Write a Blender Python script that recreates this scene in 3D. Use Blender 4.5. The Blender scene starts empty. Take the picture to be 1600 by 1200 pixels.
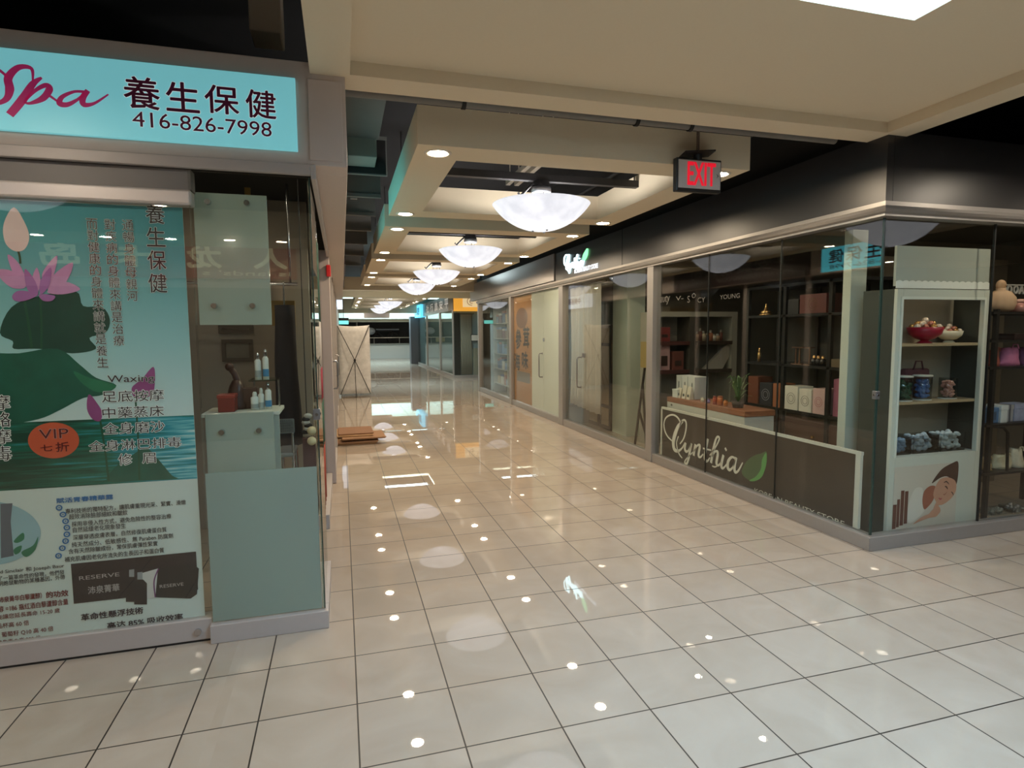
import bpy, math, random
from mathutils import Vector, Matrix
random.seed(7)
S = bpy.context.scene
COL = S.collection
# ------------------------------------------------------------------ camera, world, light, exposure
EYE = 1.608
FOC, YAW, PITCH, ROLL = 923.75, .2795, .0874, -.0081
def _basis():
    cy, sy = math.cos(YAW), math.sin(YAW)
    f = Vector((sy*math.cos(PITCH), cy*math.cos(PITCH), -math.sin(PITCH)))
    r = Vector((cy, -sy, 0)); u = r.cross(f)
    c, s = math.cos(ROLL), math.sin(ROLL)
    return c*r+s*u, -s*r+c*u, f
RT, UP, FW = _basis()
cam = bpy.data.cameras.new('camera'); cam.sensor_width = 36; cam.lens = FOC/1600*36
cam.clip_start = .02; cam.clip_end = 200
co = bpy.data.objects.new('camera', cam); COL.objects.link(co)
co.matrix_world = Matrix(((RT.x, UP.x, -FW.x, 0), (RT.y, UP.y, -FW.y, 0), (RT.z, UP.z, -FW.z, EYE), (0, 0, 0, 1)))
S.camera = co
w = bpy.data.worlds.new('world'); S.world = w; w.use_nodes = True
w.node_tree.nodes['Background'].inputs[0].default_value = (.75, .9, 1, 1)
w.node_tree.nodes['Background'].inputs[1].default_value = .3
vs = S.view_settings
vs.view_transform = 'Standard'; vs.look = 'None'; vs.gamma = 1; vs.use_curve_mapping = False
vs.exposure = 0.55
# light strengths used by the lamp builders below
SKY_E, DOWN_E, BOWL_E, SIGN_E = 9.0, 320.0, .56, .36
# daylight falling through the skylight above the near crossing
def area(name, loc, sx, sy, power, col):
    l = bpy.data.lights.new(name, 'AREA'); l.shape = 'RECTANGLE'; l.size = sx; l.size_y = sy
    l.energy = power; l.color = col
    o = bpy.data.objects.new(name, l); o.location = loc; COL.objects.link(o); return o
area('skylight_daylight', (1.84, .3, 3.62), 1.4, 3.72, 98, (.46, .7, 1))
area('far_skylight_daylight', (1.85, 18.4, 3.3), 1.4, 1.4, 110, (.8, .97, 1))
area('end_skylight_daylight', (2.0, 32.3, 3.3), 3.6, 3.2, 220, (.75, .95, 1))
# picture point -> point on a plane of the place
def _ray(px, py): return RT*((px-800)/FOC) + UP*((600-py)/FOC) + FW
def at_y(px, py, y):
    d = _ray(px, py); t = y/d.y; return (d.x*t, y, EYE+d.z*t)
def at_x(px, py, x):
    d = _ray(px, py); t = x/d.x; return (x, d.y*t, EYE+d.z*t)
def at_z(px, py, z):
    d = _ray(px, py); t = (z-EYE)/d.z; return (d.x*t, d.y*t, z)
# ------------------------------------------------------------------ materials
def lin(c):
    return tuple(((v/255)/12.92 if v/255 <= .04045 else ((v/255+.055)/1.055)**2.4) for v in c)
_M = {}
def mat(name, rgb=(200, 200, 200), rough=.5, metal=0, emit=0, spec=.5, noise=0, nscale=8, coat=0, stretch=None):
    if name in _M: return _M[name]
    m = bpy.data.materials.new(name); m.use_nodes = True; nt = m.node_tree; b = nt.nodes['Principled BSDF']
    c = lin(rgb)
    b.inputs['Base Color'].default_value = (*c, 1); b.inputs['Roughness'].default_value = rough
    b.inputs['Metallic'].default_value = metal; b.inputs['Specular IOR Level'].default_value = spec
    b.inputs['Coat Weight'].default_value = coat
    if emit:
        b.inputs['Emission Color'].default_value = (*c, 1); b.inputs['Emission Strength'].default_value = emit
    if noise:
        tc = nt.nodes.new('ShaderNodeTexCoord'); n = nt.nodes.new('ShaderNodeTexNoise'); n.inputs['Scale'].default_value = nscale
        n.inputs['Detail'].default_value = 5
        mp = nt.nodes.new('ShaderNodeMapping')
        if stretch: mp.inputs['Scale'].default_value = stretch
        nt.links.new(tc.outputs['Object'], mp.inputs[0]); nt.links.new(mp.outputs[0], n.inputs['Vector'])
        mx = nt.nodes.new('ShaderNodeMix'); mx.data_type = 'RGBA'
        mx.inputs[6].default_value = (*[v*(1-noise) for v in c], 1); mx.inputs[7].default_value = (*[min(1, v*(1+noise)) for v in c], 1)
        nt.links.new(n.outputs['Fac'], mx.inputs[0]); nt.links.new(mx.outputs[2], b.inputs['Base Color'])
        if emit: nt.links.new(mx.outputs[2], b.inputs['Emission Color'])
    _M[name] = m; return m
def glass(name, tint=(255, 255, 255), f0=.045, rough=0, haze=None, haze_amt=0):
    """thin pane: transmission plus a mirror reflection that grows at grazing angles"""
    if name in _M: return _M[name]
    m = bpy.data.materials.new(name); m.use_nodes = True; nt = m.node_tree; nt.nodes.clear()
    N = nt.nodes.new; L = nt.links.new
    out = N('ShaderNodeOutputMaterial'); mix = N('ShaderNodeMixShader'); tr = N('ShaderNodeBsdfTransparent'); gl = N('ShaderNodeBsdfGlossy')
    tr.inputs[0].default_value = (*lin(tint), 1); gl.inputs['Roughness'].default_value = rough
    lw = N('ShaderNodeLayerWeight'); lw.inputs[0].default_value = .5
    p = N('ShaderNodeMath'); p.operation = 'POWER'; p.inputs[1].default_value = 5; L(lw.outputs['Facing'], p.inputs[0])
    ma = N('ShaderNodeMath'); ma.operation = 'MULTIPLY_ADD'; ma.inputs[1].default_value = 1-f0; ma.inputs[2].default_value = f0; ma.use_clamp = True
    L(p.outputs[0], ma.inputs[0]); L(ma.outputs[0], mix.inputs[0])
    base = tr
    if haze:
        df = N('ShaderNodeBsdfDiffuse'); df.inputs[0].default_value = (*lin(haze), 1)
        tl = N('ShaderNodeBsdfTranslucent'); tl.inputs[0].default_value = (*lin(haze), 1)
        m1 = N('ShaderNodeMixShader'); m1.inputs[0].default_value = .3; L(df.outputs[0], m1.inputs[1]); L(tl.outputs[0], m1.inputs[2])
        m2 = N('ShaderNodeMixShader'); m2.inputs[0].default_value = haze_amt; L(tr.outputs[0], m2.inputs[1]); L(m1.outputs[0], m2.inputs[2])
        base = m2
    L(base.outputs[0], mix.inputs[1]); L(gl.outputs[0], mix.inputs[2]); L(mix.outputs[0], out.inputs[0])
    _M[name] = m; return m
# ------------------------------------------------------------------ mesh building
class MB:
    def __init__(s): s.v = []; s.f = []; s.s = []
    def add(s, vs, fs, sm=False):
        n = len(s.v); s.v += [tuple(p) for p in vs]; s.f += [tuple(i+n for i in f) for f in fs]; s.s += [sm]*len(fs); return s
    def box(s, x0, x1, y0, y1, z0, z1):
        v = [(x, y, z) for z in (z0, z1) for y in (y0, y1) for x in (x0, x1)]
        return s.add(v, [(0, 2, 3, 1), (4, 5, 7, 6), (0, 1, 5, 4), (2, 6, 7, 3), (0, 4, 6, 2), (1, 3, 7, 5)])
    def hexa(s, v):
        return s.add(v, [(0, 2, 3, 1), (4, 5, 7, 6), (0, 1, 5, 4), (2, 6, 7, 3), (0, 4, 6, 2), (1, 3, 7, 5)])
    def cyl(s, p, q, r, r2=None, n=16, cap=True):
        p, q = Vector(p), Vector(q); d = (q-p).normalized(); a = d.orthogonal().normalized(); b = d.cross(a)
        r2 = r if r2 is None else r2; vs = []
        for c, rr in ((p, r), (q, r2)):
            for i in range(n):
                t = 2*math.pi*i/n; vs.append(c+(a*math.cos(t)+b*math.sin(t))*rr)
        s.add(vs, [(i, (i+1) % n, n+(i+1) % n, n+i) for i in range(n)], True)
        if cap: s.add(vs, [tuple(range(n-1, -1, -1)), tuple(range(n, 2*n))])
        return s
    def tube(s, pts, r, n=8):
        P = [Vector(p) for p in pts]; vs = []; fs = []; a = None
        for k, p in enumerate(P):
            d = (P[min(k+1, len(P)-1)]-P[max(k-1, 0)]).normalized()
            a = d.orthogonal().normalized() if a is None else (a-d*a.dot(d)).normalized()
            b = d.cross(a)
            for i in range(n):
                t = 2*math.pi*i/n; vs.append(p+(a*math.cos(t)+b*math.sin(t))*r)
        for k in range(len(P)-1):
            for i in range(n): fs.append((k*n+i, k*n+(i+1) % n, (k+1)*n+(i+1) % n, (k+1)*n+i))
        s.add(vs, fs, True); m = len(P)-1
        return s.add(vs, [tuple(range(n-1, -1, -1)), tuple(m*n+i for i in range(n))])
    def lathe(s, prof, c=(0, 0, 0), n=32):
        vs = []; fs = []
        for r, z in prof:
            for i in range(n):
                t = 2*math.pi*i/n; vs.append((c[0]+r*math.cos(t), c[1]+r*math.sin(t), c[2]+z))
        for k in range(len(prof)-1):
            for i in range(n): fs.append((k*n+i, k*n+(i+1) % n, (k+1)*n+(i+1) % n, (k+1)*n+i))
        return s.add(vs, fs, True)
    def ball(s, c, r, n=10, sq=(1, 1, 1)):
        m = max(4, n//2+1); vs = []; fs = []
        for j in range(m+1):
            th = math.pi*j/m
            for i in range(n):
                t = 2*math.pi*i/n
                vs.append((c[0]+r*sq[0]*math.sin(th)*math.cos(t), c[1]+r*sq[1]*math.sin(th)*math.sin(t), c[2]+r*sq[2]*math.cos(th)))
        for j in range(m):
            for i in range(n): fs.append((j*n+i, (j+1)*n+i, (j+1)*n+(i+1) % n, j*n+(i+1) % n))
        return s.add(vs, fs, True)
    def poly(s, pts, pl, w0=0, w1=None):
        """outline in plane coordinates; w = distance out of the plane"""
        n = len(pts)
        a = [pl(u, v, w0) for u, v in pts]
        if w1 is None: return s.add(a, [tuple(range(n))])
        b = [pl(u, v, w1) for u, v in pts]
        return s.add(a+b, [tuple(range(n-1, -1, -1)), tuple(range(n, 2*n))]+[(i, (i+1) % n, n+(i+1) % n, n+i) for i in range(n)])
    def ribbon(s, pts, wid, pl, w0=0, w1=.002, sub=6):
        """brush stroke: smooth curve through pts with a width at every point"""
        if not isinstance(wid, (list, tuple)): wid = [wid]*len(pts)
        P = []; Wd = []
        for k in range(len(pts)-1):
            a, b, c, d = (pts[max(k-1, 0)], pts[k], pts[k+1], pts[min(k+2, len(pts)-1)])
            for j in range(sub):
                t = j/sub
                P.append(tuple(.5*((2*b[i])+(-a[i]+c[i])*t+(2*a[i]-5*b[i]+4*c[i]-d[i])*t*t+(-a[i]+3*b[i]-3*c[i]+d[i])*t**3) for i in (0, 1)))
                Wd.append(wid[k]*(1-t)+wid[k+1]*t)
        P.append(pts[-1]); Wd.append(wid[-1]); n = len(P); A = []; B = []
        for k in range(n):
            q, p = P[min(k+1, n-1)], P[max(k-1, 0)]; dx, dy = q[0]-p[0], q[1]-p[1]; l = math.hypot(dx, dy) or 1
            nx, ny = -dy/l*Wd[k]/2, dx/l*Wd[k]/2
            A.append((P[k][0]+nx, P[k][1]+ny)); B.append((P[k][0]-nx, P[k][1]-ny))
        vs = [pl(*a, w1) for a in A]+[pl(*b, w1) for b in B]+[pl(*a, w0) for a in A]+[pl(*b, w0) for b in B]
        fs = []
        for k in range(n-1):
            fs += [(k, k+1, n+k+1, n+k), (2*n+k, 3*n+k, 3*n+k+1, 2*n+k+1), (k, 2*n+k, 2*n+k+1, k+1), (n+k, n+k+1, 3*n+k+1, 3*n+k)]
        return s.add(vs, fs+[(0, n, 3*n, 2*n), (n-1, 3*n-1, 4*n-1, 2*n-1)])
    def build(s, name, m, parent=None, bevel=0, seg=2, solid=0):
        me = bpy.data.meshes.new(name)
        o0 = ORG.get(parent.name, Vector()) if parent else Vector()
        me.from_pydata([tuple(Vector(p)-o0) for p in s.v], [], s.f)
        me.polygons.foreach_set('use_smooth', s.s); me.materials.append(m); me.update()
        o = bpy.data.objects.new(name, me); COL.objects.link(o)
        if parent: o.parent = parent; ORG[o.name] = o0
        else: ORG[o.name] = Vector()
        if bevel:
            b = o.modifiers.new('bevel', 'BEVEL'); b.width = bevel; b.segments = seg; b.limit_method = 'ANGLE'; b.angle_limit = .6
        if solid:
            b = o.modifiers.new('solid', 'SOLIDIFY'); b.thickness = solid
        return o
ORG = {}
def thing(name, label, cat, loc=(0, 0, 0), group=None):
    o = bpy.data.objects.new(name, None); COL.objects.link(o); o.location = loc; o.empty_display_size = .1
    ORG[o.name] = Vector(loc); return tag(o, label, cat, group)
def tag(o, label, cat, group=None):
    o['label'] = label; o['category'] = cat
    if group: o['group'] = group
    return o
def struct(o, label, cat='structure'):
    o['kind'] = 'structure'; o['label'] = label; o['category'] = cat; return o
def stuff(o): o['kind'] = 'stuff'; return o
def dup(root, delta, label, rot=0):
    r = root.copy(); COL.objects.link(r); r.location = Vector(root.location)+Vector(delta); r['label'] = label
    r.rotation_euler = (0, 0, rot)
    for ch in list(root.children):
        c = ch.copy(); COL.objects.link(c); c.parent = r
        for g in list(ch.children):
            d = g.copy(); COL.objects.link(d); d.parent = c
    return r
# planes: (u, v, w) with u reading to the right, v up, w towards the viewer
def PY(y): return lambda u, v, w: (u, y-w, v)           # faces the crossing
def PR(x): return lambda u, v, w: (x-w, -u, v)          # right hand fronts (u = -Y)
def PL(x): return lambda u, v, w: (x+w, u, v)           # left hand fronts (u = Y)
def PB(y): return lambda u, v, w: (-u, y+w, v)          # far side of the crossing, facing back to us
_T = {}
def glyphs(body, shear=0):
    k = (body, shear)
    if k in _T: return _T[k]
    c = bpy.data.curves.new('t', 'FONT'); c.body = body; c.shear = shear; c.resolution_u = 3
    o = bpy.data.objects.new('t', c); COL.objects.link(o)
    me = bpy.data.meshes.new_from_object(o.evaluated_get(bpy.context.evaluated_depsgraph_get()))
    vs = [(v.co.x, v.co.y) for v in me.vertices]; fs = [tuple(p.vertices) for p in me.polygons]
    bpy.data.objects.remove(o); bpy.data.curves.remove(c); bpy.data.meshes.remove(me)
    _T[k] = (vs, fs); return _T[k]
def text(mb, body, pl, u0, v0, u1, v1, w=.001, bold=0, shear=0):
    """fit the line into the rectangle; bold spreads the glyphs by that part of the letter height"""
    vs, fs = glyphs(body, shear)
    if not vs: return mb
    xa, xb = min(p[0] for p in vs), max(p[0] for p in vs); ya, yb = min(p[1] for p in vs), max(p[1] for p in vs)
    sx = (u1-u0)/(xb-xa or 1); sy = (v1-v0)/(yb-ya or 1); r = bold*abs(v1-v0)
    n = 0 if not bold else (4 if bold < .02 else 8)
    for k in range(n+1):
        dx, dy = (0, 0) if k == 0 else (r*math.cos(2*math.pi*k/n), r*math.sin(2*math.pi*k/n))
        mb.add([pl(u0+(x-xa)*sx+dx, v0+(y-ya)*sy+dy, w+k*.00002) for x, y in vs], fs)
    return mb
def spline_pts(pts, sub=6):
    n = len(pts); P = []
    for k in range(n):
        a, b, c, d = pts[k-1], pts[k], pts[(k+1) % n], pts[(k+2) % n]
        for j in range(sub):
            t = j/sub
            P.append(tuple(.5*((2*b[i])+(-a[i]+c[i])*t+(2*a[i]-5*b[i]+4*c[i]-d[i])*t*t+(-a[i]+3*b[i]-3*c[i]+d[i])*t**3) for i in (0, 1)))
    return P
def disc(cx, cy, rx, ry, n=40): return [(cx+rx*math.cos(2*math.pi*i/n), cy+ry*math.sin(2*math.pi*i/n)) for i in range(n)]
# ------------------------------------------------------------------ the setting
def floor_mat():
    m = bpy.data.materials.new('polished_tile'); m.use_nodes = True; nt = m.node_tree; b = nt.nodes['Principled BSDF']
    N = nt.nodes.new; L = nt.links.new
    def M(op, a, c=None, d=None, clamp=False):
        n = N('ShaderNodeMath'); n.operation = op; n.use_clamp = clamp
        for i, x in enumerate((a, c, d)):
            if x is None: continue
            if isinstance(x, (int, float)): n.inputs[i].default_value = x
            else: L(x, n.inputs[i])
        return n.outputs[0]
    tc = N('ShaderNodeTexCoord'); sp = N('ShaderNodeSeparateXYZ'); L(tc.outputs['Object'], sp.inputs[0]); x, y = sp.outputs[0], sp.outputs[1]
    left = M('LESS_THAN', x, -.526)
    # the tile columns to the left are laid from another line, with one cut column between
    ux = M('DIVIDE', M('SUBTRACT', M('ADD', x, M('MULTIPLY', left, .969+.0156)), .0156), .4)
    uy = M('DIVIDE', M('SUBTRACT', y, .1389), .4)
    def edge(u): 
        f = M('FRACT', u); return M('MINIMUM', f, M('SUBTRACT', 1, f))
    ex = edge(ux); ey = edge(uy)
    cut = M('ABSOLUTE', M('ADD', x, .669)); 
    band = M('MULTIPLY', M('GREATER_THAN', x, -.669), M('LESS_THAN', x, -.40))
    ex = M('ADD', ex, M('MULTIPLY', band, .5))
    e = M('MINIMUM', M('MINIMUM', ex, ey), M('DIVIDE', cut, .4))
    g = M('LESS_THAN', e, .008)
    cb = N('ShaderNodeCombineXYZ'); L(M('FLOOR', ux), cb.inputs[0]); L(M('FLOOR', uy), cb.inputs[1])
    wn = N('ShaderNodeTexWhiteNoise'); wn.noise_dimensions = '3D'; L(cb.outputs[0], wn.inputs['Vector'])
    vm = N('ShaderNodeVectorMath'); vm.operation = 'MULTIPLY_ADD'; L(wn.outputs['Color'], vm.inputs[0]); vm.inputs[1].default_value = (9, 9, 9); L(tc.outputs['Object'], vm.inputs[2])
    n1 = N('ShaderNodeTexNoise'); n1.inputs['Scale'].default_value = 2.2; n1.inputs['Detail'].default_value = 6; n1.inputs['Distortion'].default_value = 1.4; L(vm.outputs[0], n1.inputs['Vector'])
    rp = N('ShaderNodeValToRGB'); rp.color_ramp.elements[0].position = .3; rp.color_ramp.elements[0].color = (*lin((168, 154, 139)), 1)
    rp.color_ramp.elements[1].position = .75; rp.color_ramp.elements[1].color = (*lin((178, 165, 151)), 1)
    L(M('ADD', n1.outputs['Fac'], M('MULTIPLY', M('SUBTRACT', wn.outputs['Value'], .5), .2)), rp.inputs[0])
    mx = N('ShaderNodeMix'); mx.data_type = 'RGBA'; L(g, mx.inputs[0]); L(rp.outputs[0], mx.inputs[6]); mx.inputs[7].default_value = (*lin((46, 39, 33)), 1)
    L(mx.outputs[2], b.inputs['Base Color'])
    L(M('ADD', M('MULTIPLY', g, .5), .014), b.inputs['Roughness'])
    b.inputs['Specular IOR Level'].default_value = .5
    # every tile lies a hair out of level
    bm = N('ShaderNodeBump'); bm.inputs['Strength'].default_value = .018; bm.inputs['Distance'].default_value = .01
    n2 = N('ShaderNodeTexNoise'); n2.inputs['Scale'].default_value = 1.3; L(vm.outputs[0], n2.inputs['Vector']); L(n2.outputs['Fac'], bm.inputs['Height']); L(bm.outputs[0], b.inputs['Normal'])
    return m
alu = mat('aluminium', (168, 164, 160), .36, .55, noise=.04, nscale=40)
alu_l = mat('pale_metal', (176, 168, 164), .45, .15, noise=.03, nscale=30)
mauve = mat('painted_panel', (200, 186, 178), .55, 0, noise=.025, nscale=20)
black = mat('black_panel', (27, 27, 31), .37, 0, spec=1.0)
greyf = mat('brushed_panel', (150, 146, 144), .33, .5, noise=.05, nscale=30, stretch=(1, .2, 6))
cream = mat('cream_plaster', (222, 207, 180), .85, noise=.02, nscale=60)
void = mat('plenum_black', (26, 26, 28), .9, noise=.25, nscale=3)
dark = mat('dark_void', (34, 33, 32), .8)
pane = glass('clear_glass', (251, 253, 251), .062)
pane_d = glass('green_glass', (240, 247, 244), .06)
edge_g = mat('glass_edge', (40, 62, 56), .2)
shopwall = mat('shop_wall', (120, 116, 108), .8, noise=.05, nscale=4)
NX0, NX1, NY0, NY1 = -8, 12, -7, 44
struct(MB().box(NX0, NX1, NY0, NY1, -.1, 0).build('floor', floor_mat()), 'beige polished stone tile floor of the mall corridor with dark joints', 'floor')
struct(MB().box(NX0, NX1, NY0, NY1, 4.2, 4.3).build('ceiling', void), 'black open ceiling void above the coffers', 'ceiling')
wl = mat('outer_wall', (90, 86, 82), .85)
for n, b in (('wall_left', (NX0-.1, NX0, NY0, NY1)), ('wall_right', (NX1, NX1+.1, NY0, NY1)), ('wall_back', (NX0, NX1, NY0-.1, NY0)), ('wall_front', (NX0, NX1, NY1, NY1+.1))):
    struct(MB().box(*b, 0, 4.3).build(n, wl), n.split('_')[1]+' outer wall of the mall floor', 'wall')
_tn = [0]; _wn = [0]; _dn = [0]
def trim(mb, m, label, **k):
    _tn[0] += 1; return struct(mb.build('trim_%d' % _tn[0], m, **k), label, 'trim')
def window(mb, m, label, **k):
    _wn[0] += 1; return struct(mb.build('window_%d' % _wn[0], m, **k), label, 'window')
# --- crossing ceiling: cream soffit with the skylight well, dropped border round it
sk = (1.14, 2.54, -1.6, 2.195)
Z0, ZB = 3.0, 2.93
m = MB()
m.box(.085, 3.59, sk[3], 3.262, Z0, Z0+.06).box(.085, 3.59, -4.6, sk[2], Z0, Z0+.06).box(.085, sk[0], sk[2], sk[3], Z0, Z0+.06).box(sk[1], 3.59, sk[2], sk[3], Z0, Z0+.06)
struct(m.build('ceiling', cream), 'flat cream ceiling over the crossing, around the skylight', 'ceiling')
m = MB(); e = .05
m.box(sk[0]-e, sk[0], sk[2]-e, sk[3]+e, Z0+.06, 3.7).box(sk[1], sk[1]+e, sk[2]-e, sk[3]+e, Z0+.06, 3.7).box(sk[0], sk[1], sk[2]-e, sk[2], Z0+.06, 3.7).box(sk[0], sk[1], sk[3], sk[3]+e, Z0+.06, 3.7)
trim(m, mat('skylight_well', (196, 214, 216), .8), 'white well of the skylight in the crossing ceiling')
m = MB().box(sk[0]-e, sk[1]+e, sk[2]-e, sk[3]+e, 3.7, 3.73)
window(m, mat('skylight_pane', (215, 245, 255), .4, emit=3), 'bright skylight pane above the crossing')
m = MB().box(-.112, 3.79, 3.262, 3.462, ZB, 3.6)
trim(m, cream, 'cream dropped beam across the corridor mouth')
trim(MB().box(-.112, .085, -4.6, 3.262, ZB, 3.6), cream, 'cream dropped beam running back on the left of the crossing')
trim(MB().box(3.59, 3.79, -4.6, 3.262, ZB, 3.6), cream, 'cream dropped beam running back on the right of the crossing')
trim(MB().box(NX0, NX1, -4.8, -4.6, ZB, 3.6), cream, 'cream dropped beam behind the crossing')
trim(MB().box(NX0, -.3, -2.3, -1.3, 2.79, 3.1), cream, 'cream soffit across the way on the left')
trim(MB().box(4.0, NX1, -2.3, -1.3, 2.79, 3.1), cream, 'cream soffit across the way on the right')
for s, (xa, xb, ya, yb) in (('left', (-3.7, -1.4, .35, 2.45)), ('right', (4.75, 7.1, .5, 2.7))):
    trim(MB().box(xa, xb, ya, ya+.3, 2.79, 3.03).box(xa, xb, yb-.3, yb, 2.79, 3.03).box(xa, xa+.3, ya+.3, yb-.3, 2.79, 3.03).box(xb-.3, xb, ya+.3, yb-.3, 2.79, 3.03), cream, 'cream square ceiling coffer on the %s arm of the crossing' % s)
# --- coffers
CX0, CX1, CW, CZ, CH = .5, 2.95, .3, 2.79, .24
NEAR = [(3.84, 6.2), (6.8, 9.12), (9.75, 12.13), (12.76, 15.14)]
FAR = [(20.5, 22.85), (23.45, 25.8), (26.4, 28.75)]
ORD = ['nearest', 'second nearest', 'third nearest', 'fourth nearest', 'fifth nearest', 'sixth nearest', 'farthest']
for k, (a, b) in enumerate(NEAR+FAR):
    m = MB(); z1 = CZ+CH
    o = [(CX0, a), (CX1, a), (CX1, b), (CX0, b)]; i = [(CX0+CW, a+CW), (CX1-CW, a+CW), (CX1-CW, b-CW), (CX0+CW, b-CW)]
    vs = [(*p, z) for z in (CZ, z1) for q in (o, i) for p in q]; fs = []
    for j in range(4):
        n = (j+1) % 4; fs += [(j, n, 4+n, 4+j), (8+j, 12+j, 12+n, 8+n), (j, 8+j, 8+n, n), (4+j, 4+n, 12+n, 12+j)]
    m.add(vs, fs); trim(m, cream, 'cream square ceiling coffer, the '+ORD[k]+' in the row')
trim(MB().box(-.1, 3.7, 16.35, 16.75, 2.76, 3.1), cream, 'cream beam across the corridor at the far crossing')
trim(MB().box(-.1, 8, 19.9, 20.2, 2.78, 3.1), cream, 'second cream beam beyond the far crossing')
# far crossing ceiling with skylight
fk = (1.12, 2.6, 17.66, 19.1)
m = MB()
m.box(-.1, 8, 16.75, fk[2], 2.98, 3.04).box(-.1, 8, fk[3], 19.9, 2.98, 3.04).box(-.1, fk[0], fk[2], fk[3], 2.98, 3.04).box(fk[1], 8, fk[2], fk[3], 2.98, 3.04)
struct(m.build('ceiling', cream), 'flat cream ceiling over the far crossing', 'ceiling')
window(MB().box(fk[0]-.05, fk[1]+.05, fk[2]-.05, fk[3]+.05, 3.36, 3.4), mat('skylight_pane_far', (205, 240, 245), .4, emit=2.2), 'skylight pane over the far crossing')
m = MB().box(-.1, 8, 30.0, 30.25, 2.6, 3.3); trim(m, cream, 'cream beam before the end hall')
m = MB().box(-.1, 8, 34.4, 34.7, 2.42, 3.4); trim(m, mat('end_beam', (190, 200, 190), .8), 'pale beam in the end hall')
window(MB().box(.1, 5.6, 30.4, 34.3, 3.36, 3.4), mat('skylight_pane_end', (200, 240, 245), .4, emit=2.4), 'skylight pane in the end hall')
trim(MB().box(-.1, 8, 34.7, 40, 2.6, 2.66), cream, 'low ceiling at the far end')
# --- plenum fittings seen above the left side of the corridor
pipe_m = mat('grey_pipe', (120, 116, 110), .6, noise=.15, nscale=12)
duct_m = mat('duct_metal', (92, 94, 90), .6, .2, noise=.15, nscale=9)
joist_m = mat('joist_steel', (120, 118, 112), .6)
p = thing('ceiling_pipe', 'long grey pipe under the ceiling behind the cream beam', 'pipe', (1.5, 3.66, 3.0))
MB().cyl((-.1, 3.62, 2.985), (3.5, 3.62, 2.985), .03).build('pipe', pipe_m, p)
for x in (.75, 1.9, 2.3):
    MB().cyl((x, 3.62, 3.0), (x, 3.62, 4.2), .012, n=8).cyl((x-.012, 3.62, 2.985), (x+.012, 3.62, 2.985), .04).build('hanger', dark, p)
p = thing('air_duct', 'grey boxed air duct above the corridor edge near the sign corner', 'duct', (.3, 4.9, 3.2))
MB().box(.02, .36, 4.2, 5.3, 3.25, 3.6).build('duct_body', duct_m, p, bevel=.008)
for x in (.1, .3): MB().cyl((x, 4.9, 3.6), (x, 4.9, 4.2), .008, n=8).build('hanger_rod', dark, p)
MB().box(.1, .34, 5.3, 5.62, 3.1, 3.3).build('outlet_box', mat('duct_light', (120, 126, 118), .6), p, bevel=.006)
MB().box(.0, .44, 5.64, 5.68, 3.05, 3.35).build('bracket', dark, p)
for k, y in enumerate((6.1, 7.1, 8.2, 9.4, 10.8, 12.4, 14.2)):
    o = MB().box(-.6, .49, y, y+.05, 3.16, 3.2).box(-.6, .49, y+.02, y+.03, 3.2, 3.5).box(-.6, .49, y, y+.05, 3.5, 3.53).build('ceiling_joist', joist_m)
    tag(o, 'thin steel ceiling joist on the left of the coffers, the '+ORD[k]+' of seven', 'joist', 'steel joists left of the coffers')
tag(MB().box(.16, .24, 7.62, 7.7, 3.25, 3.32).cyl((.2, 7.66, 3.32), (.2, 7.66, 4.2), .006, n=8).build('junction_box', mat('jbox', (150, 146, 140), .6)), 'small grey junction box hung among the steel joists', 'junction box')
o = tag(MB().box(-.44, -.27, 3.72, 3.95, 3.3, 4.2).build('ceiling_duct', mat('cream_duct', (170, 160, 146), .8), bevel=.01), 'pale boxed duct dropping from the black ceiling above the spa sign', 'duct')
o = tag(MB().cyl((3.25, 3.6, 3.2), (3.25, 16, 3.2), .03, n=10).cyl((3.1, 3.6, 3.42), (3.1, 16, 3.42), .02, n=8).box(3.05, 3.3, 3.62, 3.65, 3.0, 4.2).box(3.05, 3.3, 15.9, 15.93, 3.0, 4.2).build('ceiling_pipe', dark), 'dark pipes running along above the right hand coffer edge', 'pipe')
# --- right hand shops -------------------------------------------------------------
RX = 3.63; FY = 3.29
m = MB()
prof = [(0, 0), (0, .1), (.07, .1), (.07, 0)]
trim(MB().hexa([(RX, FY, 0), (12, FY, 0), (RX+.09, FY+.09, 0), (12, FY+.09, 0), (RX, FY, .105), (12, FY, .105), (RX+.09, FY+.09, .105), (12, FY+.09, .105)]), alu, 'low aluminium sill under the corner shop front facing the crossing', bevel=.006)
trim(MB().hexa([(RX, FY, 0), (RX+.09, FY+.09, 0), (RX, 16.0, 0), (RX+.09, 16.0, 0), (RX, FY, .105), (RX+.09, FY+.09, .105), (RX, 16.0, .105), (RX+.09, 16, .105)]), alu, 'low aluminium sill along the right hand shop fronts', bevel=.006)
def head(y0, y1):
    m = MB(); pr = [(-.02, 2.385), (-.02, 2.40), (-.045, 2.41), (-.052, 2.428), (-.045, 2.446), (-.02, 2.456), (-.02, 2.485), (.08, 2.485), (.08, 2.385)]
    return m, pr
m, pr = head(0, 0); n = len(pr)
m.add([(RX+d, FY+d, z) for d, z in pr]+[(RX+d, 16.0, z) for d, z in pr], [(i, n+i, n+(i+1) % n, (i+1) % n) for i in range(n)]+[tuple(range(n)), tuple(range(2*n-1, n-1, -1))])
trim(m, alu, 'rounded aluminium head rail along the right hand shop fronts')
m = MB().add([(RX+d, FY+d, z) for d, z in pr]+[(12, FY+d, z) for d, z in pr], [((i+1) % n, n+(i+1) % n, n+i, i) for i in range(n)]+[tuple(range(n-1, -1, -1)), tuple(range(n, 2*n))])
trim(m, alu, 'rounded aluminium head rail of the corner shop facing the crossing')
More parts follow.
